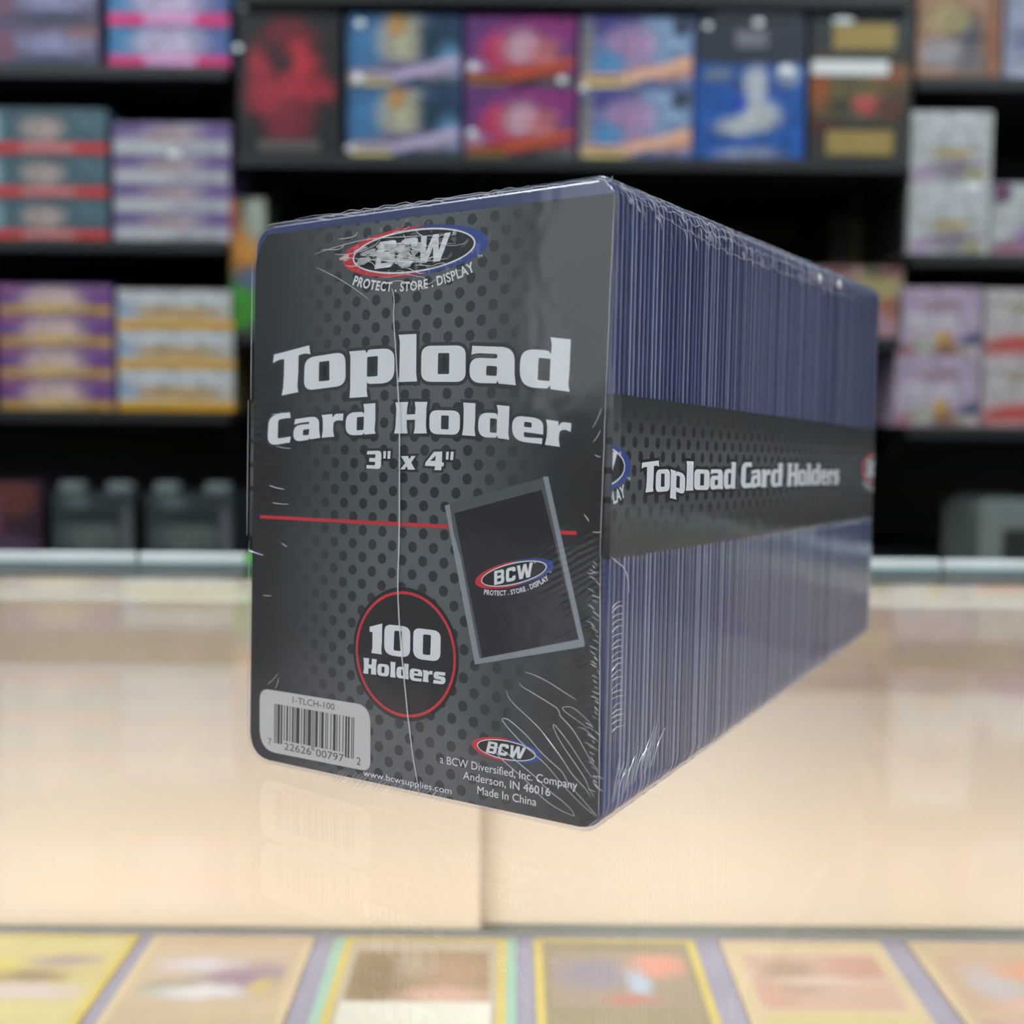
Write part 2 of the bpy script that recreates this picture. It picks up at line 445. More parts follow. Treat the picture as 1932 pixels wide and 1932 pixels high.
card(-0.0310, 'silver trading card with teal edges and a white sticker over its lower half', YEL, SILV,
     blobs_flat('print_card_brown', rgb_hazed(125, 98, 68), [(.2, .5, .25, .5, rgb_hazed(95, 72, 45)), (.7, .6, .3, .3, rgb_hazed(150, 110, 85)), (.7, .15, .35, .2, rgb_hazed(205, 150, 140)), (.45, .75, .15, .3, rgb_hazed(150, 130, 115))]), SILV, sticker_on_card)
card(0.0400, 'olive trading card with bright yellow border and blue and red picture', YEL, OLIVE,
     blobs_flat('print_card_olive', rgb_hazed(130, 112, 100), [(.3, .6, .32, .3, rgb_hazed(110, 100, 130)), (.62, .4, .09, .3, rgb_hazed(150, 180, 215)), (.8, .75, .22, .22, rgb_hazed(215, 120, 105)), (.55, .12, .2, .12, rgb_hazed(165, 85, 75))]), OLIVE)
card(0.1105, 'peach trading card with dusty pink picture under the glass', CREAM, CREAM,
     blobs_flat('print_card_pink', rgb_hazed(195, 150, 140), [(.3, .6, .22, .35, rgb_hazed(140, 110, 95)), (.6, .5, .5, .1, rgb_hazed(215, 185, 175)), (.85, .75, .3, .25, rgb_hazed(180, 120, 110)), (.1, .2, .2, .3, rgb_hazed(190, 135, 120))]), PALEY)
card(0.1815, 'tan trading card with orange and grey blue picture at the row end', CREAM, TAN,
     blobs_flat('print_card_orange', rgb_hazed(180, 140, 115), [(.3, .5, .22, .4, rgb_hazed(170, 165, 180)), (.65, .7, .35, .2, rgb_hazed(205, 130, 105)), (.7, .35, .2, .2, rgb_hazed(120, 95, 65)), (.9, .1, .2, .3, rgb_hazed(200, 90, 50)), (.45, .05, .3, .15, rgb_hazed(205, 150, 150))]),
     plain('card_rose', rgb_hazed(195, 145, 140), 0.5))

# ------------------------------------------------------------------ shelving and the boxes on it
YB = 1400.0                                      # box fronts, millimetres from the lens
PX = at_depth(1000, 500, YB).x - at_depth(999, 500, YB).x
MAT_SHELF = plain('shelf_black', rgb(17, 19, 20), 0.55)
MAT_POST = plain('post_black', rgb(10, 10, 11), 0.6)
def zpx(px, py): return wpos(at_depth(px, py, YB)).z
def xpx(px, py=500): return wpos(at_depth(px, py, YB)).x
XA, XB_ = xpx(441, 300), xpx(1712, 300)
SHELF = {}
def shelf(key, x0, x1, zt, label):
    r = empty('wall_shelf', ((x0 + x1) / 2, YB / 1000, zt)); tag(r, label, 'shelf', 'black shelves on the back wall')
    box('board', x0, x1, YB / 1000 - 0.012, RB - 0.018, zt - 0.015, zt, MAT_SHELF, r)
    for bx_ in (x0 + 0.02, x1 - 0.03):
        box('bracket', bx_, bx_ + 0.008, YB / 1000 + 0.10, RB - 0.018, zt - 0.045, zt - 0.015, MAT_POST, r)
    SHELF[key] = zt
LX0, LX1 = XA - 0.80, XA - 0.006
CXa, CXb = XA + 0.006, XB_ - 0.006
RX0, RX1 = XB_ + 0.006, XB_ + 0.80
shelf('L1', LX0, LX1, zpx(210, 128), 'black wall shelf under the blue and pink boxes')
shelf('L2', LX0, LX1, zpx(210, 454), 'black wall shelf under the teal and the lilac box stacks')
shelf('L3', LX0, LX1, zpx(210, 774), 'black wall shelf under the purple and gold box stacks')
shelf('L4', LX0, LX1, zpx(210, 1048), 'low black wall shelf under the grey wrapped boxes')
shelf('C0', CXa, CXb, zpx(1500, -4), 'black wall shelf above the tall red and blue boxes')
shelf('C1', CXa, CXb, zpx(1075, 300), 'black wall shelf under the tall red and blue boxes')
shelf('C2', CXa, CXb, zpx(1075, 632), 'black wall shelf mostly hidden behind the wrapped pack')
shelf('C3', CXa, CXb, zpx(1075, 1052), 'low black wall shelf behind the wrapped pack')
shelf('R1', RX0, RX1, zpx(1800, 150), 'black wall shelf under the orange tan box')
shelf('R2', RX0, RX1, zpx(1800, 481), 'black wall shelf under the white and gold boxes')
shelf('R3', RX0, RX1, zpx(1800, 805), 'black wall shelf under the pink lilac boxes')
shelf('R4', RX0, RX1, zpx(1800, 1068), 'low black wall shelf under the pale rounded bin')
for x, lb in ((XA, 'black shelf post beside the red and black box'), (XB_, 'black shelf post beside the white and gold boxes'),
              (XA - 0.806, 'black shelf post at the far end by the mauve boxes'), (XB_ + 0.806, 'black shelf post at the far end by the lavender box')):
    p = empty('shelf_post', (x, RB - 0.05, 0)); tag(p, lb, 'post')
    box('upright', x - 0.006, x + 0.006, YB / 1000 + 0.14, RB - 0.018, 0.0, 2.3, MAT_POST, p)
    if x == XB_: box('divider_panel', x - 0.0022, x - 0.0012, YB / 1000 + 0.004, YB / 1000 + 0.14, SHELF['R2'] + 0.002, SHELF['C1'] - 0.018, MAT_POST, p)
    box('foot', x - 0.015, x + 0.015, YB / 1000 + 0.10, RB - 0.018, 0.0, 0.03, MAT_POST, p)

CARTONS = []
def carton(name, label, cat, x0, x1, key_z, h, mat_body, mat_print, group, depth=0.12, y=None, parts=(), ribbons=()):
    """a closed carton with its own front print; parts = (name, material, x0, x1, z0, z1) in 0..1 of the front"""
    yf = (YB / 1000) if y is None else y
    r = empty(name, ((x0 + x1) / 2, yf + depth / 2, key_z)); tag(r, label, cat, group)
    box('carton_body', x0, x1, yf, yf + depth, key_z, key_z + h - 0.0005, mat_body, r, 0.0012)
    box('front_print', x0 + 0.001, x1 - 0.001, yf - 0.0006, yf, key_z + 0.001, key_z + h - 0.0015, mat_print, r)
    for i_, (nm, m, a, b, c, d) in enumerate(parts):
        box(nm, x0 + (x1 - x0) * a, x0 + (x1 - x0) * b, yf - 0.0012 - 0.0004 * i_, yf - 0.0006, key_z + h * c + 0.0005, key_z + h * d - 0.001, m, r)
    for nm, m, pts in ribbons:
        n_ = len(pts); q = [(x0 + (x1 - x0) * a, key_z + h * c) for a, c in pts]
        mesh(nm, [(x, yf - 0.0011, z_) for x, z_ in q] + [(x, yf - 0.0005, z_) for x, z_ in q],
             [tuple(range(n_))] + [tuple(range(2 * n_ - 1, n_ - 1, -1))] + [(i_, i_ + n_, (i_ + 1) % n_ + n_, (i_ + 1) % n_) for i_ in range(n_)], m, r)
    CARTONS.append((r, x0, x1, key_z, key_z + h, yf))
    # folded lid flap seen on top
    box('lid_flap', x0 + 0.002, x1 - 0.002, yf + 0.002, yf + depth - 0.002, key_z + h - 0.0006, key_z + h, mat_body, r)
    return r
def stack(name, labels, cat, px0, px1, key, heights, mb, mp, group, parts=(), depth=0.12, y=None, ribbons=()):
    """heights in pixels, top first; built from the shelf up"""
    z = SHELF[key]
    x0, x1 = xpx(px0), xpx(px1)
    for h, lb in reversed(list(zip(heights, labels))):
        hm = h * PX / 1000
        carton(name, lb, cat, x0, x1, z, hm, mb, mp, group, depth, y, parts, ribbons); z += hm

def P(name, r, g, b, rough=0.5): return plain(name, rgb(r, g, b), rough, 0.05, 40, Coat_Weight=0.08, Specular_IOR_Level=0.3)
# upper left shelf
mb = P('mauve_carton', 92, 84, 106)
mp = blobs('print_mauve', rgb(104, 92, 118), [(.6, .55, .42, .3, rgb(150, 148, 182)), (.1, .5, .2, .5, rgb(130, 88, 110)), (.6, .1, .5, .2, rgb(78, 82, 104)), (.9, .8, .25, .18, rgb(150, 112, 116))])
stack('booster_box', ['mauve grey booster box, upper of the pair beside the blue and pink boxes', 'mauve grey booster box, lower of the pair beside the blue and pink boxes'], 'box', -18, 193, 'L1', [80, 80], mb, mp, 'mauve booster boxes')
mb = P('sky_carton', 58, 118, 172)
mp = blobs('print_sky', rgb(74, 140, 190), [(.9, .5, .3, .7, rgb(92, 110, 170)), (.5, .6, .34, .5, rgb(205, 188, 215))], warp=.04)
PINK = P('hot_pink', 205, 50, 115)
stack('booster_box', ['sky blue and hot pink booster box, upper of the pair', 'sky blue and hot pink booster box, lower of the pair'], 'box', 211, 436, 'L1', [77, 77], mb, mp, 'blue and pink booster boxes',
      [('pink_band', PINK, 0.0, 1.0, 0.0, 0.31), ('pale_panel', P('lilac_panel', 205, 150, 190), 0.3, 0.72, 0.03, 0.28)])
# second left shelf
mb = P('teal_carton', 66, 88, 98)
mp = blobs('print_teal', rgb(78, 102, 112), [(0, .6, .08, .4, rgb(150, 185, 190)), (.43, .55, .20, .30, rgb(186, 166, 158)), (.85, .7, .2, .3, rgb(88, 116, 126))], warp=.05)
RED = P('dull_red', 182, 56, 56)
stack('booster_box', ['teal grey booster box with red band, topmost of three', 'teal grey booster box with red band, middle of three', 'teal grey booster box with red band, bottom of three'], 'box', -8, 206, 'L2', [84, 80, 80], mb, mp, 'teal booster boxes with red bands',
      [('red_band', RED, 0.0, 1.0, 0.0, 0.26), ('pale_panel', P('rose_panel', 190, 120, 118), 0.25, 0.70, 0.03, 0.22)])
mb = P('lilac_carton', 120, 98, 150)
mp = blobs('print_lilac', rgb(176, 168, 186), [(.1, .8, .35, .22, rgb(112, 86, 146)), (.92, .75, .25, .25, rgb(118, 88, 150)), (.5, .65, .25, .25, rgb(186, 158, 160)), (.25, .2, .35, .2, rgb(205, 206, 206)), (.8, .2, .3, .2, rgb(190, 190, 196))])
stack('booster_box', ['lilac and white booster box, topmost of four', 'lilac and white booster box, second from the top of four', 'lilac and white booster box, third from the top of four', 'lilac and white booster box, bottom of four'], 'box', 216, 436, 'L2', [60, 53, 53, 53], mb, mp, 'lilac booster boxes')
# third left shelf
mb = P('purple_carton', 96, 62, 130)
mp = blobs('print_purple', rgb(112, 72, 142), [(.5, .1, .9, .26, rgb(206, 158, 62)), (.48, .5, .3, .55, rgb(216, 186, 180)), (.48, .2, .28, .2, rgb(215, 180, 110)), (.05, .85, .2, .16, rgb(160, 100, 140)), (.9, .9, .2, .14, rgb(150, 105, 150))], warp=.04)
stack('booster_box', ['purple and gold booster box, topmost of four', 'purple and gold booster box, second from the top of four', 'purple and gold booster box, third from the top of four', 'purple and gold booster box, bottom of four'], 'box', -6, 212, 'L3', [56, 60, 60, 60], mb, mp, 'purple and gold booster boxes')
mb = P('gold_white_carton', 92, 78, 52)
mp = blobs('print_gold_white', rgb(202, 202, 200), [(.5, .42, .5, .17, rgb(196, 156, 90)), (.05, .5, .14, .3, rgb(165, 180, 205)), (.5, .85, .7, .2, rgb(214, 216, 218))], warp=.05)
stack('booster_box', ['white booster box with gold band, topmost of three', 'white booster box with gold band, middle of three', 'white booster box with gold band, bottom of three'], 'box', 219, 441, 'L3', [75, 74, 80], mb, mp, 'white and gold booster boxes',
      [('gold_band', P('gold_band', 200, 148, 30), 0.0, 1.0, 0.0, 0.24)])
# low left shelf
mb = P('charcoal_wrap', 44, 52, 52)
mp = blobs('print_charcoal', rgb(54, 64, 64), [(.5, .3, .42, .35, rgb(98, 108, 104)), (.5, .62, .5, .1, rgb(40, 48, 48)), (.93, .4, .06, .5, rgb(108, 108, 116)), (.3, .9, .2, .12, rgb(96, 108, 108))])
for px0, px1, lb in ((88, 246, 'charcoal wrapped deck box beside the dark purple box'), (268, 436, 'charcoal wrapped deck box with glossy corner tabs')):
    r = carton('deck_box', lb, 'box', xpx(px0), xpx(px1), SHELF['L4'], 118 * PX / 1000, mb, mp, 'charcoal deck boxes', 0.10)
    for a in (0.22, 0.80):
        x = xpx(px0) + (xpx(px1) - xpx(px0)) * a
        box('corner_tab', x - 0.016, x + 0.016, YB / 1000 + 0.004, YB / 1000 + 0.03, SHELF['L4'] + 118 * PX / 1000, SHELF['L4'] + 140 * PX / 1000, P('grey_tab', 110, 118, 118, .2), r, 0.004)
mp = blobs('print_dark_purple', rgb(58, 36, 52), [(.5, .8, .5, .3, rgb(110, 60, 50)), (.1, .5, .25, .4, rgb(110, 66, 78)), (.5, .12, .5, .15, rgb(92, 66, 92))])
carton('deck_box', 'dark purple and rust deck box on the low shelf', 'box', xpx(-40), xpx(70), SHELF['L4'], 140 * PX / 1000, P('dark_purple_carton', 50, 34, 48), mp, None, 0.10)
# upper centre shelf
def tall(label, px0, px1, h, body, pr, parts=(), name='trainer_box', cat='box'):
    return carton(name, label, cat, xpx(px0), xpx(px1), SHELF['C1'], h * PX / 1000, body, pr, 'tall collector boxes', 0.10, None, parts)
mp = blobs('print_red', rgb(34, 36, 38), [(.45, .5, .42, .34, rgb(84, 32, 42)), (.42, .42, .36, .16, rgb(185, 48, 66)), (.62, .62, .16, .22, rgb(190, 46, 62)), (.8, .45, .18, .10, rgb(180, 44, 60)), (.2, .52, .10, .20, rgb(170, 46, 62)), (.5, .22, .26, .16, rgb(130, 38, 52)), (.55, .80, .30, .08, rgb(118, 32, 42)), (.45, .62, .12, .06, rgb(60, 34, 42))], warp=.16, nscale=3.5)
tall('tall black box with blood red swirl print beside the shelf post', 450, 643, 284, P('black_red_carton', 26, 27, 29), mp, [('grey_label', P('dull_grey_label', 88, 78, 78), 0.2, 0.8, 0.03, 0.115)])
mp = blobs('print_blue_gold', rgb(58, 84, 126), [(.18, .6, .25, .45, rgb(70, 128, 176)), (.48, .62, .22, .45, rgb(196, 190, 160)), (.44, .85, .10, .16, rgb(205, 150, 90)), (.82, .62, .24, .36, rgb(32, 62, 84)), (.55, .22, .4, .16, rgb(104, 92, 130)), (.9, .3, .12, .3, rgb(110, 160, 200)), (.75, .2, .3, .12, rgb(170, 150, 176)), (.2, .1, .25, .14, rgb(190, 170, 140)), (.85, .03, .3, .1, rgb(60, 84, 90))])
stack('bundle_box', ['blue and gold bundle box, upper of the pair', 'blue and gold bundle box, lower of the pair'], 'box', 655, 868, 'C1', [134, 130], P('blue_carton', 52, 78, 112), mp, 'blue bundle boxes', ribbons=[('diagonal_ribbon', P('ribbon_mauve', 176, 160, 186), [(0.02, 0.10), (0.45, 0.08), (0.98, 0.30), (0.98, 0.44), (0.42, 0.19), (0.02, 0.19)]), ('pale_tab', P('tab_straw', 214, 196, 140), [(0.03, 0.03), (0.40, 0.03), (0.36, 0.13), (0.03, 0.13)])])
mp = blobs('print_magenta', rgb(112, 62, 128), [(.75, .85, .5, .3, rgb(150, 56, 126)), (.3, .5, .18, .3, rgb(205, 62, 100)), (.5, .55, .18, .28, rgb(216, 170, 184)), (.72, .45, .16, .28, rgb(205, 120, 124)), (.6, .2, .4, .14, rgb(190, 72, 62)), (.08, .22, .12, .16, rgb(190, 150, 180)), (.75, .06, .5, .12, rgb(70, 50, 60)), (.85, .02, .2, .1, rgb(110, 118, 116))])
stack('bundle_box', ['magenta and violet bundle box, upper of the pair', 'magenta and violet bundle box, lower of the pair'], 'box', 875, 1083, 'C1', [132, 131], P('violet_carton', 96, 54, 112), mp, 'magenta bundle boxes', ribbons=[('diagonal_ribbon', P('ribbon_rust', 176, 74, 46), [(0.02, 0.10), (0.45, 0.08), (0.98, 0.30), (0.98, 0.44), (0.42, 0.19), (0.02, 0.19)]), ('pale_tab', P('tab_bronze', 150, 110, 60), [(0.03, 0.03), (0.40, 0.03), (0.36, 0.13), (0.03, 0.13)])])
mp = blobs('print_periwinkle', rgb(110, 124, 172), [(.3, .85, .4, .2, rgb(78, 80, 150)), (.75, .7, .3, .4, rgb(150, 176, 210)), (.45, .6, .25, .3, rgb(186, 148, 186)), (.25, .35, .16, .2, rgb(92, 150, 200)), (.05, .5, .08, .5, rgb(150, 140, 140)), (.75, .22, .4, .12, rgb(214, 160, 140)), (.92, .34, .1, .1, rgb(230, 160, 70)), (.2, .06, .3, .12, rgb(214, 190, 160)), (.9, .85, .1, .15, rgb(50, 60, 80))])
stack('bundle_box', ['periwinkle and peach bundle box, upper of the pair', 'periwinkle and peach bundle box, lower of the pair'], 'box', 1090, 1301, 'C1', [134, 130], P('periwinkle_carton', 92, 104, 150), mp, 'periwinkle bundle boxes', ribbons=[('diagonal_ribbon', P('ribbon_peach', 222, 170, 140), [(0.02, 0.10), (0.45, 0.08), (0.98, 0.30), (0.98, 0.44), (0.42, 0.19), (0.02, 0.19)]), ('pale_tab', P('tab_sand', 222, 196, 130), [(0.03, 0.03), (0.40, 0.03), (0.36, 0.13), (0.03, 0.13)])])
mp = blobs('print_blue_white', rgb(30, 92, 172), [(.5, .9, .8, .30, rgb(50, 56, 70)), (.5, .98, .8, .08, rgb(96, 102, 116)), (.5, .84, .2, .07, rgb(120, 120, 130)), (.55, .48, .22, .16, rgb(62, 94, 170)), (.55, .50, .11, .14, rgb(205, 208, 210)), (.60, .30, .20, .10, rgb(205, 208, 205)), (.42, .22, .26, .06, rgb(196, 200, 200)), (.85, .56, .12, .08, rgb(176, 186, 200)), (.2, .56, .16, .05, rgb(120, 130, 150)), (.4, .36, .08, .05, rgb(20, 70, 190)), (.5, .03, .34, .06, rgb(150, 160, 190))], warp=.05)
tall('tall blue box with white curl print and navy top', 1305, 1511, 279, P('blue_white_carton', 36, 70, 132), mp,
     [('navy_top', P('navy_panel', 44, 49, 60), 0.01, 0.99, 0.64, 0.995), ('title_plate', P('grey_title', 110, 110, 120), 0.36, 0.64, 0.74, 0.86), ('top_fold', P('pale_fold', 92, 96, 108), 0.15, 0.95, 0.925, 0.985)])
mp = blobs('print_gold_dark', rgb(56, 56, 50), [(.45, .45, .5, .2, rgb(112, 100, 66)), (.1, .5, .12, .18, rgb(170, 90, 40)), (.8, .55, .2, .08, rgb(150, 96, 60)), (.55, .36, .15, .07, rgb(198, 82, 84)), (.3, .35, .14, .1, rgb(70, 66, 46)), (.8, .36, .16, .1, rgb(96, 60, 46)), (.5, .88, .8, .2, rgb(54, 62, 64)), (.1, .22, .2, .06, rgb(84, 40, 36))], warp=.12)
GOLDP = P('old_gold_panel', 150, 128, 70)
tall('tall dark box with gold panels and a painted highlight strip', 1518, 1711, 284, P('dark_gold_carton', 46, 48, 46), mp,
     [('gold_title', GOLDP, 0.22, 0.82, 0.72, 0.89), ('highlight_strip', P('highlight_strip', 214, 214, 210), 0.02, 0.76, 0.555, 0.655), ('gold_plate', GOLDP, 0.18, 0.82, 0.04, 0.20)])  # the white strip paints a highlight across the box front
# centre, second shelf, mostly hidden behind the pack
mp = blobs('print_orange_green', rgb(60, 74, 60), [(.2, .2, .9, .2, rgb(66, 150, 44)), (.3, .62, .7, .2, rgb(214, 146, 62)), (.75, .85, .4, .2, rgb(176, 180, 164)), (.6, .4, .5, .1, rgb(94, 104, 132)), (.1, .85, .2, .2, rgb(170, 96, 66))], warp=.04)
carton('gift_box', 'tall orange, green and cream box half hidden by the wrapped pack', 'box', xpx(434), xpx(503), SHELF['C2'], 252 * PX / 1000, P('dark_green_carton', 44, 60, 44), mp, None, 0.09)
mp = blobs('print_faint', rgb(30, 24, 26), [(.3, .6, .3, .3, rgb(96, 66, 30)), (.7, .5, .3, .4, rgb(44, 34, 40))])
carton('deck_box', 'dark box with amber spot standing deep on the shelf behind the pack', 'box', xpx(1350), xpx(1470), SHELF['C2'], 240 * PX / 1000, P('near_black_carton', 20, 17, 18), mp, None, 0.09, 1.58)
mp = blobs('print_faint_olive', rgb(34, 32, 22), [(.8, .5, .3, .6, rgb(92, 82, 40))])
carton('deck_box', 'dark olive box standing deep on the shelf by the white and gold boxes', 'box', xpx(1624), xpx(1692), SHELF['C2'], 262 * PX / 1000, P('olive_black_carton', 24, 22, 16), mp, None, 0.09, 1.535)
mp = blobs('print_yellow_pink', rgb(190, 150, 150), [(.5, .75, .6, .25, rgb(176, 160, 110)), (.6, .95, .5, .10, rgb(120, 70, 76)), (.3, .95, .2, .1, rgb(90, 96, 60)), (.7, .4, .3, .2, rgb(160, 100, 70)), (.4, .2, .5, .2, rgb(184, 140, 150))])
stack('booster_box', ['yellow and pink box beside the far end of the wrapped pack'], 'box', 1612, 1706, 'C2', [132], P('pink_yellow_carton', 150, 118, 112), mp, 'yellow and pink boxes')
stack('booster_box', ['yellow and pink box mostly hidden behind the far end of the pack'], 'box', 1478, 1608, 'C2', [132], P('pink_yellow_carton', 150, 118, 112), mp, 'yellow and pink boxes')
# right shelves
mp = blobs('print_tan', rgb(168, 128, 100), [(.6, .5, .22, .3, rgb(72, 76, 88)), (.35, .7, .3, .22, rgb(176, 156, 112)), (.3, .3, .3, .2, rgb(166, 160, 164)), (.65, .2, .25, .16, rgb(120, 114, 118)), (.9, .5, .08, .6, rgb(150, 94, 66))], warp=.12)
def rbox(name, label, px0, px1, key, hs, body, pr, group, parts=()):
    stack(name, label, 'box', px0, px1, key, hs, body, pr, group, parts)
rbox('booster_box', ['orange tan box with dark blot print beside the lavender box'], 1716, 1873, 'R1', [158], P('tan_carton', 140, 104, 82), mp, None)
mp = blobs('print_lavender', rgb(158, 160, 184), [(.5, .4, .5, .2, rgb(118, 122, 150)), (.5, .1, .5, .15, rgb(180, 182, 200))])
rbox('booster_box', ['pale lavender box beside the orange tan box'], 1880, 2030, 'R1', [175], P('lavender_carton', 150, 152, 176), mp, None)
mp = blobs('print_white_gold', rgb(192, 194, 194), [(.5, .42, .3, .08, rgb(186, 158, 92)), (.55, .2, .4, .17, rgb(140, 126, 140)), (.15, .12, .16, .14, rgb(190, 160, 190)), (.8, .12, .16, .12, rgb(176, 166, 130)), (.5, .85, .6, .2, rgb(204, 206, 206))], warp=.06)
rbox('booster_box', ['white box with gold script, upper of the pair', 'white box with gold script, lower of the pair'], 1712, 1864, 'R2', [133, 133], P('white_carton', 186, 188, 188), mp, 'white boxes with gold script')
mp = blobs('print_white_violet', rgb(192, 196, 194), [(.6, .22, .4, .25, rgb(150, 104, 160)), (.1, .9, .15, .2, rgb(110, 60, 100)), (.2, .1, .3, .1, rgb(160, 100, 120))])
rbox('booster_box', ['white and violet box beside the white and gold pair'], 1868, 2020, 'R2', [134], P('white_violet_carton', 180, 180, 184), mp, None)
mp = blobs('print_pink_lilac', rgb(186, 164, 186), [(.5, .75, .3, .1, rgb(170, 140, 150)), (.4, .5, .5, .12, rgb(205, 196, 205)), (.55, .25, .12, .16, rgb(206, 160, 50)), (.3, .15, .2, .15, rgb(176, 180, 160)), (.62, .1, .2, .12, rgb(150, 110, 80)), (.9, .22, .15, .12, rgb(54, 72, 110)), (.1, .08, .15, .12, rgb(176, 120, 130)), (.85, .08, .14, .1, rgb(196, 180, 170))])
rbox('booster_box', ['pink lilac box with gold spot, upper of the pair', 'pink lilac box with gold spot, lower of the pair'], 1696, 1856, 'R3', [130, 132], P('pink_lilac_carton', 176, 152, 174), mp, 'pink lilac boxes')
mp = blobs('print_white_red', rgb(196, 186, 186), [(.5, .15, .7, .2, rgb(196, 84, 76)), (.4, .75, .2, .1, rgb(170, 160, 130)), (.5, .02, .5, .08, rgb(200, 160, 160))])
rbox('booster_box', ['white and coral red box, upper of the pair', 'white and coral red box, lower of the pair'], 1862, 2015, 'R3', [128, 132], P('white_red_carton', 184, 170, 170), mp, 'white and coral boxes')
# white domes stand in for bright highlights on some boxes
MAT_HIGHLIGHT = plain('wrap_highlight_white', (0.82, 0.84, 0.84, 1), 0.12, Coat_Weight=1.0)
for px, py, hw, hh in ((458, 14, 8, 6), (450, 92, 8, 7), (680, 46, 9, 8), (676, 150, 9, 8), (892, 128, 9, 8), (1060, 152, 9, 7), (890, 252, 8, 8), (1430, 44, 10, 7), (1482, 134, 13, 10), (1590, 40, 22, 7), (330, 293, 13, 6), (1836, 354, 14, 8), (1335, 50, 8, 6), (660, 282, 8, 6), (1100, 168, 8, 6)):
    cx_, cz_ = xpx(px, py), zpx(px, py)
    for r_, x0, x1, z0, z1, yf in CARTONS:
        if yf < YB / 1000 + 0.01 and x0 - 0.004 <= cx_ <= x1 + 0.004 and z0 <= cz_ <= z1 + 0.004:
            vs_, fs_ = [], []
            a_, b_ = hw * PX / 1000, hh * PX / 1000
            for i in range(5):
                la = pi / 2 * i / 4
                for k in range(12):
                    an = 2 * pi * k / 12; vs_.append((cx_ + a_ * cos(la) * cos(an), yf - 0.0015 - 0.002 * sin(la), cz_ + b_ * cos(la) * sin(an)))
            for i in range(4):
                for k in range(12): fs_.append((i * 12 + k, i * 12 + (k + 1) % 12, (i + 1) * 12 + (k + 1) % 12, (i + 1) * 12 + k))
            mesh('wrap_highlight', vs_, fs_, MAT_HIGHLIGHT, r_, smooth=True); break
# pale rounded bin on the low right shelf
r = empty('storage_bin', (xpx(1945), YB / 1000 + 0.06, SHELF['R4'])); tag(r, 'pale grey rounded storage bin on the low shelf', 'bin')
sh = rounded([(0, 0), (150, 0), (150, 128, 40), (0, 128, 40)], 6)
vs, fs = [], []
n = len(sh)
for yy in (0.0, 0.12):
    for q in sh: vs.append((xpx(1866) + q[0] * PX / 1000, YB / 1000 + yy, SHELF['R4'] + q[1] * PX / 1000))
fs = [tuple(range(n)), tuple(range(2 * n - 1, n - 1, -1))] + [(i, i + n, (i + 1) % n + n, (i + 1) % n) for i in range(n)]
mesh('bin_shell', vs, fs, P('bin_grey', 112, 120, 116, .45), r)
box('bin_window', xpx(1912), xpx(1990), YB / 1000 - 0.001, YB / 1000, SHELF['R4'] + 0.002, SHELF['R4'] + 0.05, P('bin_dark', 40, 44, 40), r)

# ------------------------------------------------------------------ the wrapped pack of card holders
pack = empty('card_holder_pack', pk(WID / 2, 0, LEN / 2))
tag(pack, 'shrink wrapped block of clear blue card holders with black printed front card', 'card holders')

# --- holders
def blue_plastic(name, c0, c1, tr, rough):
    t = NT(name)
    g = t.n('ShaderNodeTexCoord').outputs['Object']
    nz_ = t.n('ShaderNodeTexNoise', inp={'Vector': g, 'Scale': 22.0, 'Detail': 2.0}).outputs[0]
    rn = t.n('ShaderNodeObjectInfo').outputs['Random']
    col = t.mix(t.math('MULTIPLY_ADD', rn, 0.75, t.math('MULTIPLY', nz_, 0.3), clamp=True), c0, c1)
    a = t.bsdf(col, rough, Specular_IOR_Level=0.6, Coat_Weight=0.4, Coat_Roughness=0.1)
    b = t.n('ShaderNodeBsdfTranslucent', inp={'Color': rgb(150, 160, 205)}).outputs[0]
    return t.done(t.n('ShaderNodeMixShader', inp={0: tr, 1: a, 2: b}).outputs[0])
MAT_HOLDER = blue_plastic('holder_blue_plastic', rgb(54, 63, 108), rgb(84, 95, 140), 0.25, 0.28)
OUT = rounded([(0, 0, 5.0), (WID, 0, 3.6), (WID, HGT, 3.2), (0, HGT, 4.6)], 6)
PITCHW = LEN / 100.0
MAT_RIM = blue_plastic('holder_frosted_rim', rgb(98, 108, 150), rgb(212, 218, 236), 0.2, 0.25)
def holder_mesh():
    th = PITCHW * 0.95; c = th * 0.5
    prof = [(0.0, -0.40), (0.22, -0.10), (c - 0.17, -0.10), (c - 0.11, 0.0), (c + 0.11, 0.0), (c + 0.17, -0.10), (th - 0.22, -0.10), (th, -0.40)]
    vs, fs = [], []
    n = len(OUT)
    for w, g in prof:
        ring = OUT if g == 0 else grow(OUT, g)
        for q in ring: vs.append(pk(q[0], q[1], w))
    for k in range(len(prof) - 1):
        for i in range(n):
            j = (i + 1) % n; fs.append((k * n + i, k * n + j, (k + 1) * n + j, (k + 1) * n + i))
    fs.append(tuple(reversed(range(n)))); m = (len(prof) - 1) * n; fs.append(tuple(range(m, m + n)))
    return vs, fs, n
hv, hf, hn = holder_mesh()
h0 = mesh('card_holder', hv, hf, MAT_HOLDER, pack)
h0.data.materials.append(MAT_RIM)
for i, p in enumerate(h0.data.polygons):
    if 2 * hn <= i < 5 * hn: p.material_index = 1
for i in range(1, 100):
    o = h0.copy(); COL.objects.link(o)
    d = (BX * PITCHW * i) / 1000
    jit = Vector((-AX.x, -AX.y, 0)) * (random.uniform(-0.12, 0.12) + (0.10 if (i // 25) % 2 else 0.0)) / 1000
    o.location = d + jit

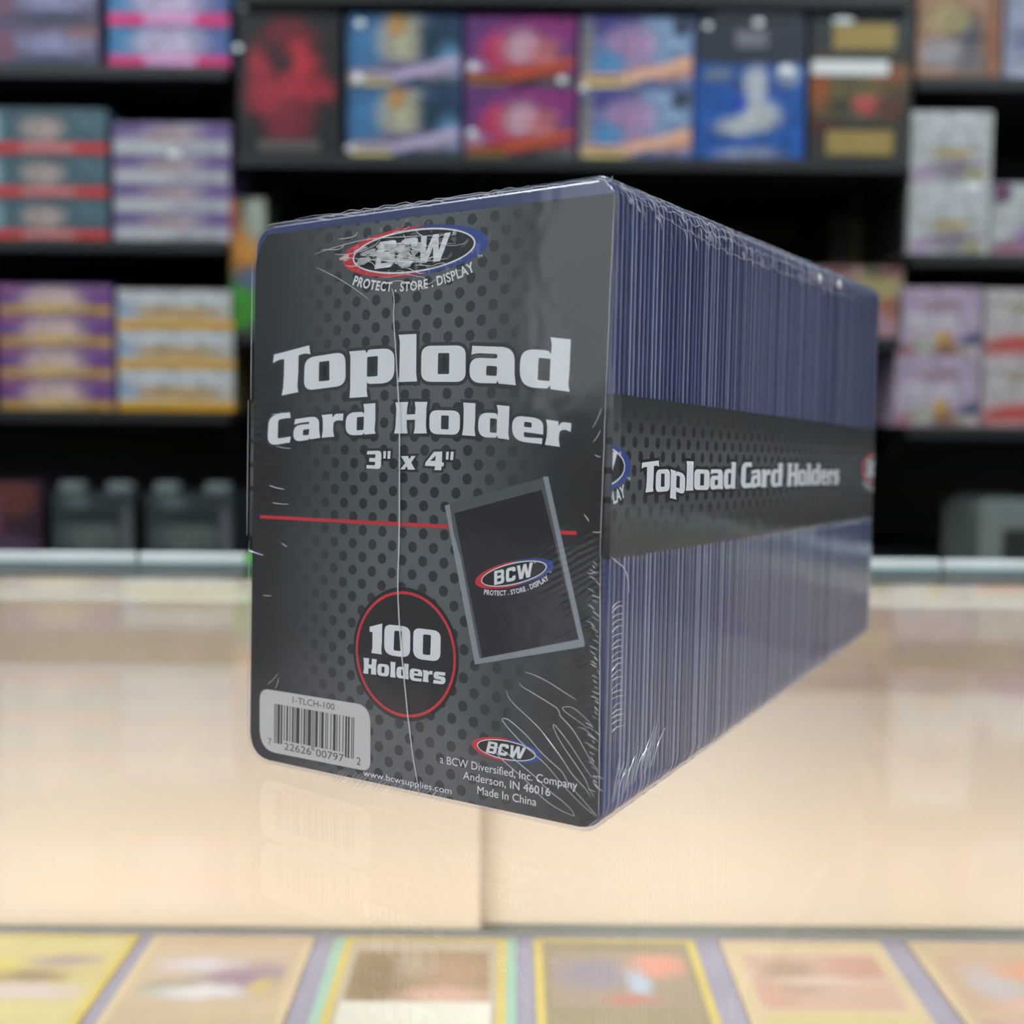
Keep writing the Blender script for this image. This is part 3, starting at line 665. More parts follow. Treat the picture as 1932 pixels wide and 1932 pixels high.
# --- printed surfaces
PRINT = {}
def ink(name, col, rough=0.45): return plain('ink_' + name, col, rough, 0.02, 80)
WHITE = ink('white', rgb(238, 241, 241)); BLACK = ink('black', rgb(18, 19, 20)); SHADOW = ink('shadow', rgb(44, 47, 48))
REDI = ink('red', rgb(208, 44, 56)); BLUEI = ink('blue', rgb(40, 66, 138)); DISC = ink('disc', rgb(25, 24, 24))
DARKCARD = ink('dark_card', rgb(28, 26, 33)); SLEEVE = ink('sleeve', rgb(84, 90, 90)); SLEEVEBAR = ink('sleeve_bar', rgb(146, 153, 158))
LABELW = ink('label_white', rgb(214, 212, 208)); GREYTXT = ink('grey_lettering', rgb(66, 65, 64)); BARBLK = ink('barcode_black', rgb(40, 42, 40))

def ring_gradient(name):
    """red at one end, blue at the other; reads the sheet's own map"""
    t = NT(name)
    uv = t.n('ShaderNodeUVMap', uv_map='uv').outputs[0]
    x = t.n('ShaderNodeSeparateXYZ', inp={0: uv}).outputs[0]
    c = t.ramp(x, [(0.0, rgb(208, 44, 56)), (0.46, rgb(200, 44, 58)), (0.60, rgb(44, 62, 130)), (1.0, rgb(42, 70, 146))])
    return t.done(t.bsdf(c, 0.45))
MAT_RING = ring_gradient('ink_red_to_blue')

LAYER0 = -0.10
def front_sheet(name, sheet, mat, layer, parent, uvfn=None):
    w = LAYER0 - 0.02 * layer
    vs = [pk(q[0], q[1], w) for q in sheet.v]
    uvs = [uvfn(*q) for q in sheet.v] if uvfn else None
    return mesh(name, vs, sheet.f, mat, parent, uvs=uvs)

def insert_material(name, u0, v0, ustep, vstep, rad, along):
    t = NT(name)
    uv = t.n('ShaderNodeUVMap', uv_map='uv').outputs[0]        # millimetres / 100
    p = t.vmath('MULTIPLY', uv, (100, 100, 0))
    def grid(du, dv):
        q = t.vmath('DIVIDE', t.vmath('SUBTRACT', p, (u0 + du - ustep / 2, v0 + dv - vstep, 0)), (ustep, 2 * vstep, 1))
        q = t.vmath('MULTIPLY', t.vmath('SUBTRACT', t.vmath('FRACTION', q), (.5, .5, 0)), (ustep, 2 * vstep, 0))
        return t.rng(t.vmath('LENGTH', q), rad + 0.05, rad - 0.05)
    m = t.math('MAXIMUM', grid(0, 0), grid(ustep / 2, vstep))
    sep = t.n('ShaderNodeSeparateXYZ', inp={0: uv}); x, y = sep.outputs[0], sep.outputs[1]
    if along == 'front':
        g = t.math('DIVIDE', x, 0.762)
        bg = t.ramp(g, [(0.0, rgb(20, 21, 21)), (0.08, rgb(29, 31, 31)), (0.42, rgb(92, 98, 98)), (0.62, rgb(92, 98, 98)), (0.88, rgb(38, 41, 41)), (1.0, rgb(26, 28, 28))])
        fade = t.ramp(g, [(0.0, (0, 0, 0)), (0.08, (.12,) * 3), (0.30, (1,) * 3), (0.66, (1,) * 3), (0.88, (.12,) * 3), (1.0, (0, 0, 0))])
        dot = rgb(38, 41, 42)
    else:
        g = t.math('DIVIDE', y, 0.26)
        bg = t.ramp(g, [(0.0, rgb(40, 42, 43)), (0.12, rgb(52, 54, 55)), (0.45, rgb(88, 90, 92)), (0.6, rgb(88, 90, 92)), (0.85, rgb(56, 58, 59)), (1.0, rgb(38, 40, 41))])
        fade = t.ramp(g, [(0.0, (0, 0, 0)), (0.12, (0.2,) * 3), (0.28, (1,) * 3), (0.8, (1,) * 3), (0.95, (.1,) * 3), (1.0, (0, 0, 0))])
        dot = rgb(30, 31, 32)
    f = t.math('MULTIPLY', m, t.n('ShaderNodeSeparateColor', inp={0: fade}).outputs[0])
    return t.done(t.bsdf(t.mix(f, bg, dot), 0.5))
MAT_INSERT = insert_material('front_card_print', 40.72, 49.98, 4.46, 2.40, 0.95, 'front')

edge = [front_uv(*q) for q in ((1134, 1400), (1135, 1250), (1136, 1050), (1138, 960), (1146, 745), (1155, 560))]
ins_out = rounded([(0.15, 0.1, 5.0), (WID - 0.3, 0.1, 3.6)] + edge + [(WID - 0.1, 99.2), (3.2, 100.1), (0.15, 96.4, 3.0)], 6)
n = len(ins_out)
vs = [pk(q[0], q[1], LAYER0) for q in ins_out] + [pk(q[0], q[1], -0.004) for q in ins_out]
tri = [tuple(t) for t in tessellate_polygon([[Vector((q[0], q[1], 0)) for q in ins_out]])]
fs = tri + [tuple(i + n for i in reversed(t)) for t in tri] + [(i, (i + 1) % n, (i + 1) % n + n, i + n) for i in range(n)]
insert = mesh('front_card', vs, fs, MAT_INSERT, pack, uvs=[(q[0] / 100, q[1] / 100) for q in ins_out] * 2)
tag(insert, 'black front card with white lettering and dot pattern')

# --- lettering traced letter by letter: (zoom origin x, y, scale), outline, holes
Z1 = (505, 620, 6.44); Z2 = (785, 620, 6.44); Z3 = (495, 745, 6.44); Z4 = (795, 745, 6.44); Z5 = (660, 1105, 7.432)
def hole(a, r=14): return [(q[0], q[1], r) for q in a]
G = {}
G['T'] = (Z1, [(85, 316), (512, 204), (526, 312), (465, 300, 30), (383, 325, 10), (379, 540), (368, 700), (380, 772), (178, 812), (195, 720), (205, 560), (208, 370, 8), (150, 378, 30), (72, 418)], [])
G['o1'] = (Z1, [(458, 358, 110), (950, 280, 110), (956, 690, 110), (446, 757, 110)], [hole([(632, 405), (757, 390), (758, 630), (628, 643)])])
G['p'] = (Z1, [(998, 278), (1192, 262), (1208, 300), (1228, 256, 25), (1548, 234, 130), (1546, 662, 150), (1228, 672, 30), (1213, 648), (1210, 760), (1222, 828), (1003, 843), (1010, 700), (1013, 340)], [hole([(1217, 345), (1346, 333), (1341, 578), (1213, 586)])])
G['l1'] = (Z1, [(1598, 75), (1815, 65), (1811, 540), (1823, 642), (1590, 650), (1606, 560), (1613, 160)], [])
G['o2'] = (Z2, [(72, 210, 110), (611, 204, 110), (608, 649, 110), (66, 646, 110)], [hole([(275, 298), (411, 297), (408, 552), (270, 553)])])
G['a1'] = (Z2, [(690, 209), (1206, 228, 150), (1203, 560), (1218, 688), (1008, 668), (997, 626), (985, 666, 20), (653, 660, 130), (660, 350, 120), (994, 364, 28), (996, 309, 28), (745, 299, 40), (678, 318)], [hole([(862, 450), (992, 458), (985, 577), (856, 570)], 22)])
G['d1'] = (Z2, [(1640, 105), (1886, 132), (1871, 500), (1857, 690), (1873, 768), (1640, 735), (1632, 688), (1605, 730, 25), (1258, 706, 190), (1278, 243, 150), (1622, 266, 50), (1645, 318), (1656, 200)], [hole([(1495, 355), (1641, 368), (1628, 638), (1483, 625)])])
G['C'] = (Z3, [(342, 211), (351, 281), (300, 283, 10), (200, 300, 30), (193, 531, 20), (351, 507), (341, 578), (66, 624, 120), (86, 250, 110)], [])
G['a2'] = (Z3, [(405, 296), (697, 252, 110), (697, 420), (710, 522), (585, 540), (580, 520), (566, 546, 12), (380, 574, 90), (388, 372, 80), (576, 352, 14), (578, 327, 14), (470, 340, 20), (394, 361)], [hole([(502, 426), (578, 412), (571, 485), (500, 493)], 10)])
G['r1'] = (Z3, [(729, 245), (856, 232), (862, 276), (892, 232, 20), (992, 226), (986, 313), (930, 308, 20), (872, 326, 30), (867, 440), (880, 508), (728, 520), (742, 430), (741, 300)], [])
G['d2'] = (Z3, [(1235, 112), (1379, 100), (1380, 300), (1370, 430), (1382, 471), (1245, 482), (1240, 458), (1225, 486, 12), (1016, 496, 110), (1022, 216, 110), (1226, 206, 20), (1240, 234), (1246, 180)], [hole([(1156, 272), (1241, 265), (1236, 425), (1152, 432)], 10)])
G['H'] = (Z3, [(1624, 92), (1780, 85), (1766, 160), (1761, 238), (1862, 235), (1868, 160), (1858, 85), (2012, 85), (2000, 170), (1994, 380), (2004, 468), (1845, 470), (1858, 400), (1862, 302), (1760, 305), (1762, 400), (1772, 468), (1608, 470), (1624, 390), (1635, 170)], [])
G['o3'] = (Z4, [(106, 184, 90), (479, 192, 90), (471, 488, 90), (103, 474, 90)], [hole([(248, 250), (341, 252), (336, 420), (245, 415)], 12)])
G['l2'] = (Z4, [(515, 93), (664, 102), (660, 300), (652, 420), (663, 502), (500, 490), (515, 400), (522, 180)], [])
G['d3'] = (Z4, [(922, 122), (1076, 138), (1069, 350), (1062, 470), (1075, 545), (935, 525), (928, 493), (913, 521, 15), (692, 513, 120), (703, 212, 110), (922, 222, 30), (933, 268), (936, 190)], [hole([(842, 283), (926, 292), (920, 462), (838, 455)], 10)])
G['e'] = (Z4, [(1486, 482), (1252, 450), (1250, 514, 28), (1478, 527), (1470, 598), (1103, 556, 150), (1114, 248, 110), (1490, 288, 130)], [hole([(1257, 326), (1348, 338), (1345, 399), (1252, 388)], 12)])
G['r2'] = (Z4, [(1520, 298), (1671, 322), (1672, 380), (1710, 326, 40), (1828, 345), (1821, 448), (1745, 420, 20), (1684, 438, 40), (1675, 540), (1688, 632), (1508, 605), (1530, 500), (1535, 380)], [])
G['3'] = (Z3, [(1283, 682), (1454, 676, 45), (1454, 790, 20), (1440, 796), (1452, 802, 20), (1446, 902, 45), (1269, 893), (1274, 852), (1374, 856, 8), (1378, 814, 8), (1304, 812), (1306, 766), (1378, 766, 8), (1382, 722, 8), (1276, 724)], [])
G['q1'] = (Z3, [(1477, 683), (1512, 682), (1506, 772), (1476, 772)], [])
G['q2'] = (Z3, [(1530, 682), (1566, 681), (1559, 776), (1526, 776)], [])
G['x'] = (Z3, [(1690, 745), (1775, 742), (1796, 782), (1815, 742), (1869, 742), (1815, 822), (1863, 908), (1775, 908), (1760, 866), (1735, 905), (1681, 905), (1742, 828)], [])
G['4'] = (Z4, [(160, 690), (260, 688), (256, 820), (280, 822), (276, 868), (251, 868), (248, 915), (165, 915), (172, 868), (49, 860), (58, 820)], [[(181, 738), (176, 801), (112, 800)]])
G['q3'] = (Z4, [(310, 690), (342, 690), (335, 786), (303, 786)], [])
G['q4'] = (Z4, [(365, 690), (399, 690), (392, 790), (355, 790)], [])
G['one'] = (Z5, [(286, 574), (463, 528), (458, 800), (448, 890), (456, 962), (309, 940), (325, 870), (326, 648), (286, 646)], [])
G['z1'] = (Z5, [(494, 536, 90), (857, 576, 100), (852, 1012, 110), (488, 962, 120)], [hole([(632, 628), (736, 638), (723, 917), (622, 905)], 22)])
G['z2'] = (Z5, [(900, 586, 90), (1284, 634, 100), (1276, 1066, 110), (893, 1018, 120)], [hole([(1036, 680), (1146, 690), (1136, 972), (1030, 962)], 22)])
G['H2'] = (Z5, [(200, 1008), (278, 1015), (272, 1100), (312, 1105), (318, 1022), (386, 1030), (375, 1130), (378, 1248), (305, 1240), (308, 1160), (270, 1155), (265, 1235), (198, 1225), (208, 1120)], [])
G['o4'] = (Z5, [(396, 1086, 50), (561, 1106, 50), (556, 1275, 50), (391, 1256, 50)], [hole([(455, 1130), (496, 1135), (491, 1225), (452, 1220)], 10)])
G['l3'] = (Z5, [(578, 1062), (649, 1070), (642, 1180), (648, 1288), (573, 1278), (580, 1170)], [])
G['d4'] = (Z5, [(768, 1088), (833, 1097), (828, 1200), (833, 1313), (768, 1303), (764, 1290), (757, 1300, 8), (658, 1290, 60), (665, 1126, 60), (762, 1138, 15), (768, 1150)], [hole([(730, 1170), (771, 1173), (766, 1262), (728, 1258)], 8)])
G['e2'] = (Z5, [(1022, 1272), (908, 1256), (908, 1292, 12), (1018, 1302), (1012, 1343), (843, 1326, 70), (850, 1150, 55), (1026, 1178, 60)], [hole([(912, 1195), (966, 1202), (963, 1231), (910, 1225)], 6)])
G['r3'] = (Z5, [(1030, 1180), (1100, 1188), (1106, 1212), (1125, 1190, 12), (1169, 1196), (1165, 1246), (1138, 1240), (1110, 1246, 12), (1105, 1300), (1113, 1353), (1030, 1342), (1038, 1280), (1038, 1220)], [])
G['s'] = (Z5, [(1347, 1214), (1344, 1262), (1250, 1250, 8), (1250, 1262, 8), (1352, 1278, 45), (1345, 1388, 60), (1174, 1365), (1184, 1316), (1284, 1334, 8), (1286, 1318, 8), (1178, 1302, 45), (1186, 1196, 45)], [])
def glyph(key):
    (ox, oy, s), o, hs = G[key]
    k = 1 / s
    def conv(pts): return [front_uv(ox + x * k, oy + y * k) for x, y in rounded(pts)]
    return conv(o), [conv(h) for h in hs]
def letters(name, keys, mat, layer, parent, outline=0.0, shadow=None, olayer=None):
    sh, sd = Sheet(), Sheet()
    for k in keys:
        o, hs = glyph(k); sh.poly([o] + hs)
        if outline:
            hh = []
            for h in hs:
                w = max(q[0] for q in h) - min(q[0] for q in h)
                if w > 2.6 * outline: hh.append(grow(h, -outline))
            sd.poly([grow(o, outline)] + hh)
    if outline: front_sheet(name + '_shadow', sd, shadow, olayer, parent)
    return front_sheet(name, sh, mat, layer, parent)
letters('title_lettering', ['T', 'o1', 'p', 'l1', 'o2', 'a1', 'd1'], WHITE, 3, insert, 0.62, SHADOW, 1)
letters('subtitle_lettering', ['C', 'a2', 'r1', 'd2', 'H', 'o3', 'l2', 'd3', 'e', 'r2'], WHITE, 3, insert, 0.55, SHADOW, 2)
letters('size_lettering', ['3', 'q1', 'q2', 'x', '4', 'q3', 'q4'], WHITE, 3, insert, 0.42, SHADOW, 1)
# red rule
s = Sheet(); s.poly([[(2.1, 46.36), (70.6, 46.36), (70.6, 46.98), (2.1, 46.98)]])
front_sheet('red_rule', s, REDI, 2, insert)
# count badge
CU, CV = 37.15, 23.9
s = Sheet(); s.ellipse(CU, CV, 11.55, 11.75); badge = front_sheet('count_badge', s, DISC, 2, insert)
s = Sheet(); s.ellipse(CU, CV, 10.95, 11.05, 0, (10.45, 10.55)); front_sheet('badge_ring', s, REDI, 3, badge)
letters('badge_number', ['one', 'z1', 'z2'], WHITE, 3, badge)
letters('badge_word', ['H2', 'o4', 'l3', 'd4', 'e2', 'r3', 's'], WHITE, 3, badge)

# --- oval logo
def bcw_letters():
    s = Sheet()
    r = lambda pts: rounded(pts, 4)
    B = [r([(0, 0), (1.0, 0, .22), (1.0, .50, .14), (.90, .53), (.97, .56, .12), (.97, 1, .2), (0, 1)]),
         r([(.30, .19), (.70, .19, .08), (.70, .42, .08), (.30, .42)]), r([(.30, .61), (.68, .61, .08), (.68, .81, .08), (.30, .81)])]
    C = [r([(1.20, .30), (1.20, 0.30), (2.12, 0.30)])]
    C = [r([(1.16, 0, .26), (2.10, 0, .26), (2.10, .36), (1.80, .36), (1.80, .24, .05), (1.46, .24, .06), (1.46, .76, .06), (1.80, .76, .05), (1.80, .66), (2.10, .66), (2.10, 1, .26), (1.16, 1, .26)])]
    Wg = [[(2.22, 1), (2.52, 1), (2.64, .40), (2.84, 1), (3.12, 1), (3.30, .40), (3.44, 1), (3.74, 1), (3.48, 0), (3.14, 0), (2.97, .55), (2.80, 0), (2.46, 0)]]
    s.poly(B); s.poly(C); s.poly(Wg)
    return s
def logo(put, cx, cy, a, b, ang, inner, lett_w, lett_h, parent, layer, tagline=None, clip=None, name='oval_logo', mark='TM'):
    """put(name, sheet, material, layer, parent, uvfn) lays a sheet on its surface"""
    ca, sa = cos(ang), sin(ang)
    rot = lambda x, y: (cx + x * ca - y * sa, cy + x * sa + y * ca)
    def fin(s):
        if clip: s.clip(*clip)
        return s
    s = Sheet(); s.ellipse(cx, cy, a, b, ang); fin(s)
    uvf = lambda x, y: (((x - cx) * ca + (y - cy) * sa) / (2 * a) + 0.5, 0.5)
    base = put(name, s, MAT_RING, layer, parent, uvf)
    s = Sheet(); s.ellipse(cx, cy, inner[0] + 0.0, inner[1], ang); put('logo_line', fin(s), WHITE, layer + 1, base, None)
    lw = 0.017 * a + 0.06
    s = Sheet(); s.ellipse(cx, cy, inner[0] - lw, inner[1] - lw, ang); put('logo_field', fin(s), BLACK, layer + 2, base, None)
    s = bcw_letters(); W0 = 3.74
    s.move(lambda x, y: rot((x / W0 - 0.5) * lett_w + (y - .5) * 0.25 * lett_h, (y - 0.5) * lett_h)); put('logo_lettering', fin(s), WHITE, layer + 3, base, None)
    if mark:
        s, x0, x1 = text_sheet('®'); q = lett_h * .20
        s.move(lambda x, y: rot(lett_w * .56 + x * q * 1.2, lett_h * .38 + y * q)); put('logo_mark', fin(s), WHITE, layer + 3, base, None)
    if tagline:
        tw, th, ty, sag = tagline[:4]; tx = tagline[4] if len(tagline) > 4 else 0.0
        s, x0, x1 = text_sheet('PROTECT . STORE . DISPLAY', 1.08, 0.028)
        def bend(x, y):
            k = ((x - x0) / (x1 - x0) - 0.5) * 2
            return rot(tx + k * tw / 2 - y / CAP * th * k * 0.45, ty + sag * k * k + y / CAP * th)
        s.move(bend); put('tagline_lettering', fin(s), WHITE, layer + 3, base, None)
        s, x0, x1 = text_sheet('TM'); q = th * .45
        s.move(lambda x, y: rot(tx + tw * .515 + (x - x0) * q, ty + sag + th * 1.25 + y * q)); put('trade_mark', fin(s), WHITE, layer + 3, base, None)
    return base
fput = lambda nm, sh, m, ly, pa, uvf: front_sheet(nm, sh, m, ly, pa, uvf)
logo(fput, 37.3, 93.85, 15.6, 4.20, 0.012, (13.15, 3.72), 15.2, 4.6, insert, 2, (26.4, 1.62, -6.75, 2.15))
# --- pictured holder, tilted
def quad(z, pts, r=0):
    ox, oy, s = z; return [front_uv(ox + p[0] / s, oy + p[1] / s) for p in (rounded([(q[0], q[1], r) for q in pts]) if r else pts)]
ZC = (800, 880, 4.955)
s = Sheet(); s.poly([quad(ZC, [(198, 362), (1165, 92), (1512, 1672), (482, 1852)], 40)])
pic = front_sheet('pictured_holder', s, SLEEVE, 3, insert)
s = Sheet()
s.poly([quad(ZC, [(200, 366), (244, 352), (282, 620), (350, 860), (526, 1800), (482, 1850)])])
s.poly([quad(ZC, [(1118, 96), (1166, 94), (1510, 1660), (1460, 1640), (1448, 1600)])])
s.poly([quad(ZC, [(482, 1850), (526, 1794), (1448, 1616), (1510, 1668), (1500, 1684)])])
front_sheet('holder_edge', s, SLEEVEBAR, 4, pic)
s = Sheet(); s.poly([quad(ZC, [(288, 437), (1106, 217), (1452, 1618), (550, 1790)])])
dark = front_sheet('holder_card', s, DARKCARD, 4, pic)
a2 = front_uv(800 + 485 / 4.955, 880 + 1085 / 4.955); b2 = front_uv(800 + 1215 / 4.955, 880 + 915 / 4.955)
ang2 = math.atan2(b2[1] - a2[1], b2[0] - a2[0])
logo(fput, (a2[0] + b2[0]) / 2, (a2[1] + b2[1]) / 2, 7.7, 2.05, ang2, (6.45, 1.78), 7.6, 2.25, dark, 5, (12.9, .80, -3.25, 1.05))
logo(fput, 58.4, 10.25, 6.75, 1.95, 0.0, (5.7, 1.62), 7.3, 2.0, insert, 2)
# --- small lettering
for body, u0, u1, vb, cap in (('a BCW Diversified, Inc. Company', 45.14, 71.8, 5.98, 1.42), ('Anderson, IN 46016', 50.0, 66.91, 4.02, 1.42), ('Made In China', 52.95, 64.4, 1.98, 1.42), ('www.bcwsupplies.com', 28.4, 47.7, 0.98, 1.15)):
    front_sheet('address_lettering', place_text(body, u0, u1, vb, cap), WHITE, 2, insert)
# --- barcode label
lab = rounded([(2.75, 1.75, 3.8), (30.0, 1.95, 1.8), (29.75, 13.85, 3.0), (2.55, 13.7, 2.2)], 6)
s = Sheet(); s.poly([lab]); label = front_sheet('barcode_label', s, LABELW, 2, insert)
Lc = ['0001101', '0011001', '0010011', '0111101', '0100011', '0110001', '0101111', '0111011', '0110111', '0001011']
digits = [7, 2, 2, 6, 2, 6, 0, 0, 7, 9, 7, 2]
bits = '101' + ''.join(Lc[d] for d in digits[:6]) + '01010' + ''.join(''.join('1' if c == '0' else '0' for c in Lc[d]) for d in digits[6:]) + '101'
ub0, ub1 = 6.5, 26.1
s = Sheet(); i = 0
while i < 95:
    if bits[i] == '1':
        j = i
        while j < 95 and bits[j] == '1': j += 1
        tall_ = i < 10 or i >= 85 or 45 <= i < 50
        v0 = 3.65 if tall_ else 4.45
        a, b = ub0 + (ub1 - ub0) * i / 95, ub0 + (ub1 - ub0) * j / 95
        s.poly([[(a, v0), (b, v0), (b, 11.2), (a, 11.2)]]); i = j
    else: i += 1
front_sheet('barcode_bars', s, BARBLK, 3, label)
for body, u0, u1, vb, cap in (('1-TLCH-100', 11.1, 21.4, 11.95, 1.25), ('7', 5.0, 5.8, 3.2, 1.25), ('22626', 9.1, 15.9, 2.75, 1.45), ('00797', 17.1, 23.8, 2.75, 1.45), ('2', 26.8, 27.8, 2.75, 1.45)):
    front_sheet('label_lettering', place_text(body, u0, u1, vb, cap), GREYTXT, 3, label)

# --- belly band round the sides
SL = -0.0450
def band_v(w, t): return (42.9 + t * 25.6) + SL * w            # t 0 at its lower edge, 1 at its upper edge
MAT_BAND = insert_material('belly_band_print', 5.97, 16.0, 4.52, 2.30, 0.95, 'side')
BO = 0.22; BOL = 0.75
def band_path(k=0.0):
    """runs back the left side, across the front behind the card, along the right side and over the back"""
    return [(-BOL, LEN + BO), (-BOL, -0.002), (WID + BO, -0.002), (WID + BO, LEN + BO), (-BOL, LEN + BO)]
vs, fs, uvs = [], [], []
pth = band_path(); NS = 40
cols = []
for a, b in zip(pth[:-1], pth[1:]):
    for i in range(NS):
        t = i / NS; cols.append((a[0] + (b[0] - a[0]) * t, a[1] + (b[1] - a[1]) * t))
cols.append(pth[-1])
for q in cols:
    for t in (0.0, 1.0):
        vs.append(pk(q[0], band_v(max(q[1], 0), t), q[1])); uvs.append((q[1] / 100, t * 0.256))
for i in range(len(cols) - 1): fs.append((2 * i, 2 * i + 2, 2 * i + 3, 2 * i + 1))
band = mesh('belly_band', vs, fs, MAT_BAND, pack, uvs=uvs)
tag(band, 'black belly band with white lettering round the block')
def side_put(nm, sh, m, ly, pa, uvf):
    vs = [pk(WID + BO + 0.02 * ly + 0.02, q[1] + SL * q[0], q[0]) for q in sh.v]      # q = (w, v measured at the front edge)
    return mesh(nm, vs, sh.f, m, pa, uvs=[uvf(*q) for q in sh.v] if uvf else None)
# straight letters for the band, taken from the front's alphabet and levelled
def level(key, slope_top, slope_bot):
    o, hs = glyph(key)
    us = [q[0] for q in o]; vv = [q[1] for q in o]
    return o, hs
def straight(key):
    o, hs = glyph(key); u0, u1 = min(q[0] for q in o), max(q[0] for q in o)
    # slope of the lowest edge, removed
    lo = [q for q in o if q[0] < u0 + (u1 - u0) * .5]; hi = [q for q in o if q[0] >= u0 + (u1 - u0) * .5]
    m = (min(q[1] for q in hi) - min(q[1] for q in lo)) / max(1e-6, (u1 - u0) * 0.7)
    if key in ('H', 'o2', 'o3', 'l2', 'p', 'l1'): m *= 0.5
    f = lambda q: (q[0], q[1] - m * (q[0] - u0))
    o = [f(q) for q in o]; hs = [[f(q) for q in h] for h in hs]
    v0, v1 = min(q[1] for q in o), max(q[1] for q in o)
    n_ = lambda q: ((q[0] - u0) / (u1 - u0), (q[1] - v0) / (v1 - v0))
    return [n_(q) for q in o], [[n_(q) for q in h] for h in hs]
ZS1 = (1130, 820, 7.156); ZS2 = (1390, 820, 7.156)
def sw(z, x): return side_wv(z[0] + x / z[2], 885)[0]
VB, VT, VX, VD = 53.0, 58.30, 56.85, 51.55        # baseline, cap height, x height, descender at the front edge
row = [('T', ZS1, 556, 792, VB, VT), ('o1', ZS1, 750, 943, VB, VX), ('p', ZS1, 945, 1150, VD, VX), ('l1', ZS1, 1160, 1264, VB, VT), ('o2', ZS1, 1270, 1480, VB, VX), ('a1', ZS1, 1485, 1664, VB, VX), ('d1', ZS1, 1670, 1830, VB, VT),
       ('C', ZS2, 42, 188, VB, VT), ('a2', ZS2, 178, 318, VB, VX), ('r1', ZS2, 320, 442, VB, VX), ('d2', ZS2, 448, 606, VB, VT),
       ('H', ZS2, 668, 816, VB, VT), ('o3', ZS2, 818, 925, VB, VX), ('l2', ZS2, 932, 985, VB, VT), ('d3', ZS2, 990, 1112, VB, VT), ('e', ZS2, 1118, 1215, VB, VX), ('r2', ZS2, 1222, 1290, VB, VX), ('s', ZS2, 1293, 1370, VB, VX)]
sh, sd = Sheet(), Sheet()
for k, z, x0, x1, v0, v1 in row:
    o, hs = straight(k); w0, w1 = sw(z, x0), sw(z, x1)
    m = lambda q: (w0 + q[0] * (w1 - w0), v0 + q[1] * (v1 - v0))
    o = [m(q) for q in o]; hs = [[m(q) for q in h] for h in hs]
    sh.poly([o] + hs); sd.poly([grow(o, 0.5)])
side_put('band_lettering_shadow', sd, ink('band_shadow', rgb(24, 25, 26)), 1, band, None)
side_put('band_lettering', sh, WHITE, 2, band, None)
logo(side_put, -8.9, 57.2, 15.65, 4.35, 0.0, (13.5, 3.75), 20.0, 4.6, band, 2, (31.0, 1.9, -7.1, 2.5, -1.6), (0, -BO + .25, True))
logo(side_put, 173.8, 57.2, 15.65, 4.35, 0.0, (13.5, 3.75), 20.0, 4.6, band, 2, (26.4, 1.62, -6.9, 2.15), (0, LEN + BO - .05, False))

# --- shrink film
MAT_FILM = thin_clear('shrink_film', 0.042, (0.985, 0.985, 0.99, 1), 0.10, 1.0)
def nz(x, y, z=0.0): return noise.noise(Vector((x, y, z)))
def sm(a, b, x):
    t = max(0.0, min(1.0, (x - a) / (b - a))); return t * t * (3 - 2 * t)
def film_front(u, v):
    d = 0.05 * nz(u * .11, v * .09) + 0.012 * nz(u * .5, v * .4, 5)
    g = exp(-((u - 34) / 13) ** 2 - ((v - 94.0) / 4.2) ** 2)
    if g > 0.02: d += g * (.34 * nz(u * .55, v * .9, 2) + .22 * nz(u * 1.4, v * 1.7, 3))
    m = sm(60, 73, u) * sm(52, 34, v)
    if m > 0: d += m * 0.055 * sin((v + (WID - u) * .55) * 2 * pi / 1.15 + 3.5 * nz(u * .25, v * .25, 7)) * (0.6 + nz(u * .3, v * .3, 9))
    m = sm(5, 0.5, v) * sm(70, 50, u)
    if m > 0: d += m * 0.10 * sin((u - v * .9) * 2 * pi / 1.7 + 4 * nz(u * .2, v * .2, 8))
    m = sm(9, 1, u) * sm(85, 70, v) * sm(28, 40, v)
    if m > 0: d += m * 0.07 * nz(u * .35, v * 1.6, 4)
    return d
def rr_bounds(v, e):
    """left and right limit of the rounded outline (grown by e) at height v"""
    lo, hi = 1e9, -1e9; P_ = OUTG
    for i in range(len(P_)):
        a, b = P_[i - 1], P_[i]
        if (a[1] - v) * (b[1] - v) <= 0 and a[1] != b[1]:
            t = (v - a[1]) / (b[1] - a[1]); x = a[0] + (b[0] - a[0]) * t; lo = min(lo, x); hi = max(hi, x)
    return lo, hi
EF = 0.45
OUTG = grow(OUT, EF)
vs, fs = [], []
NU, NV = 230, 310
v0, v1 = min(q[1] for q in OUTG) + 1e-4, max(q[1] for q in OUTG) - 1e-4
for j in range(NV + 1):
    v = v0 + (v1 - v0) * j / NV
    lo, hi = rr_bounds(v, EF)
    for i in range(NU + 1):
        u = lo + (hi - lo) * i / NU
        e = min(u - lo, hi - u, v - v0, v1 - v); k = sm(0, 0.8, e)
        w = LAYER0 - 0.40 - k * film_front(u, v) + (1 - k) * 0.10
        vs.append(pk(u, v, w))
for j in range(NV):
    for i in range(NU):
        a = j * (NU + 1) + i; fs.append((a, a + 1, a + NU + 2, a + NU + 1))
nfront = len(vs)
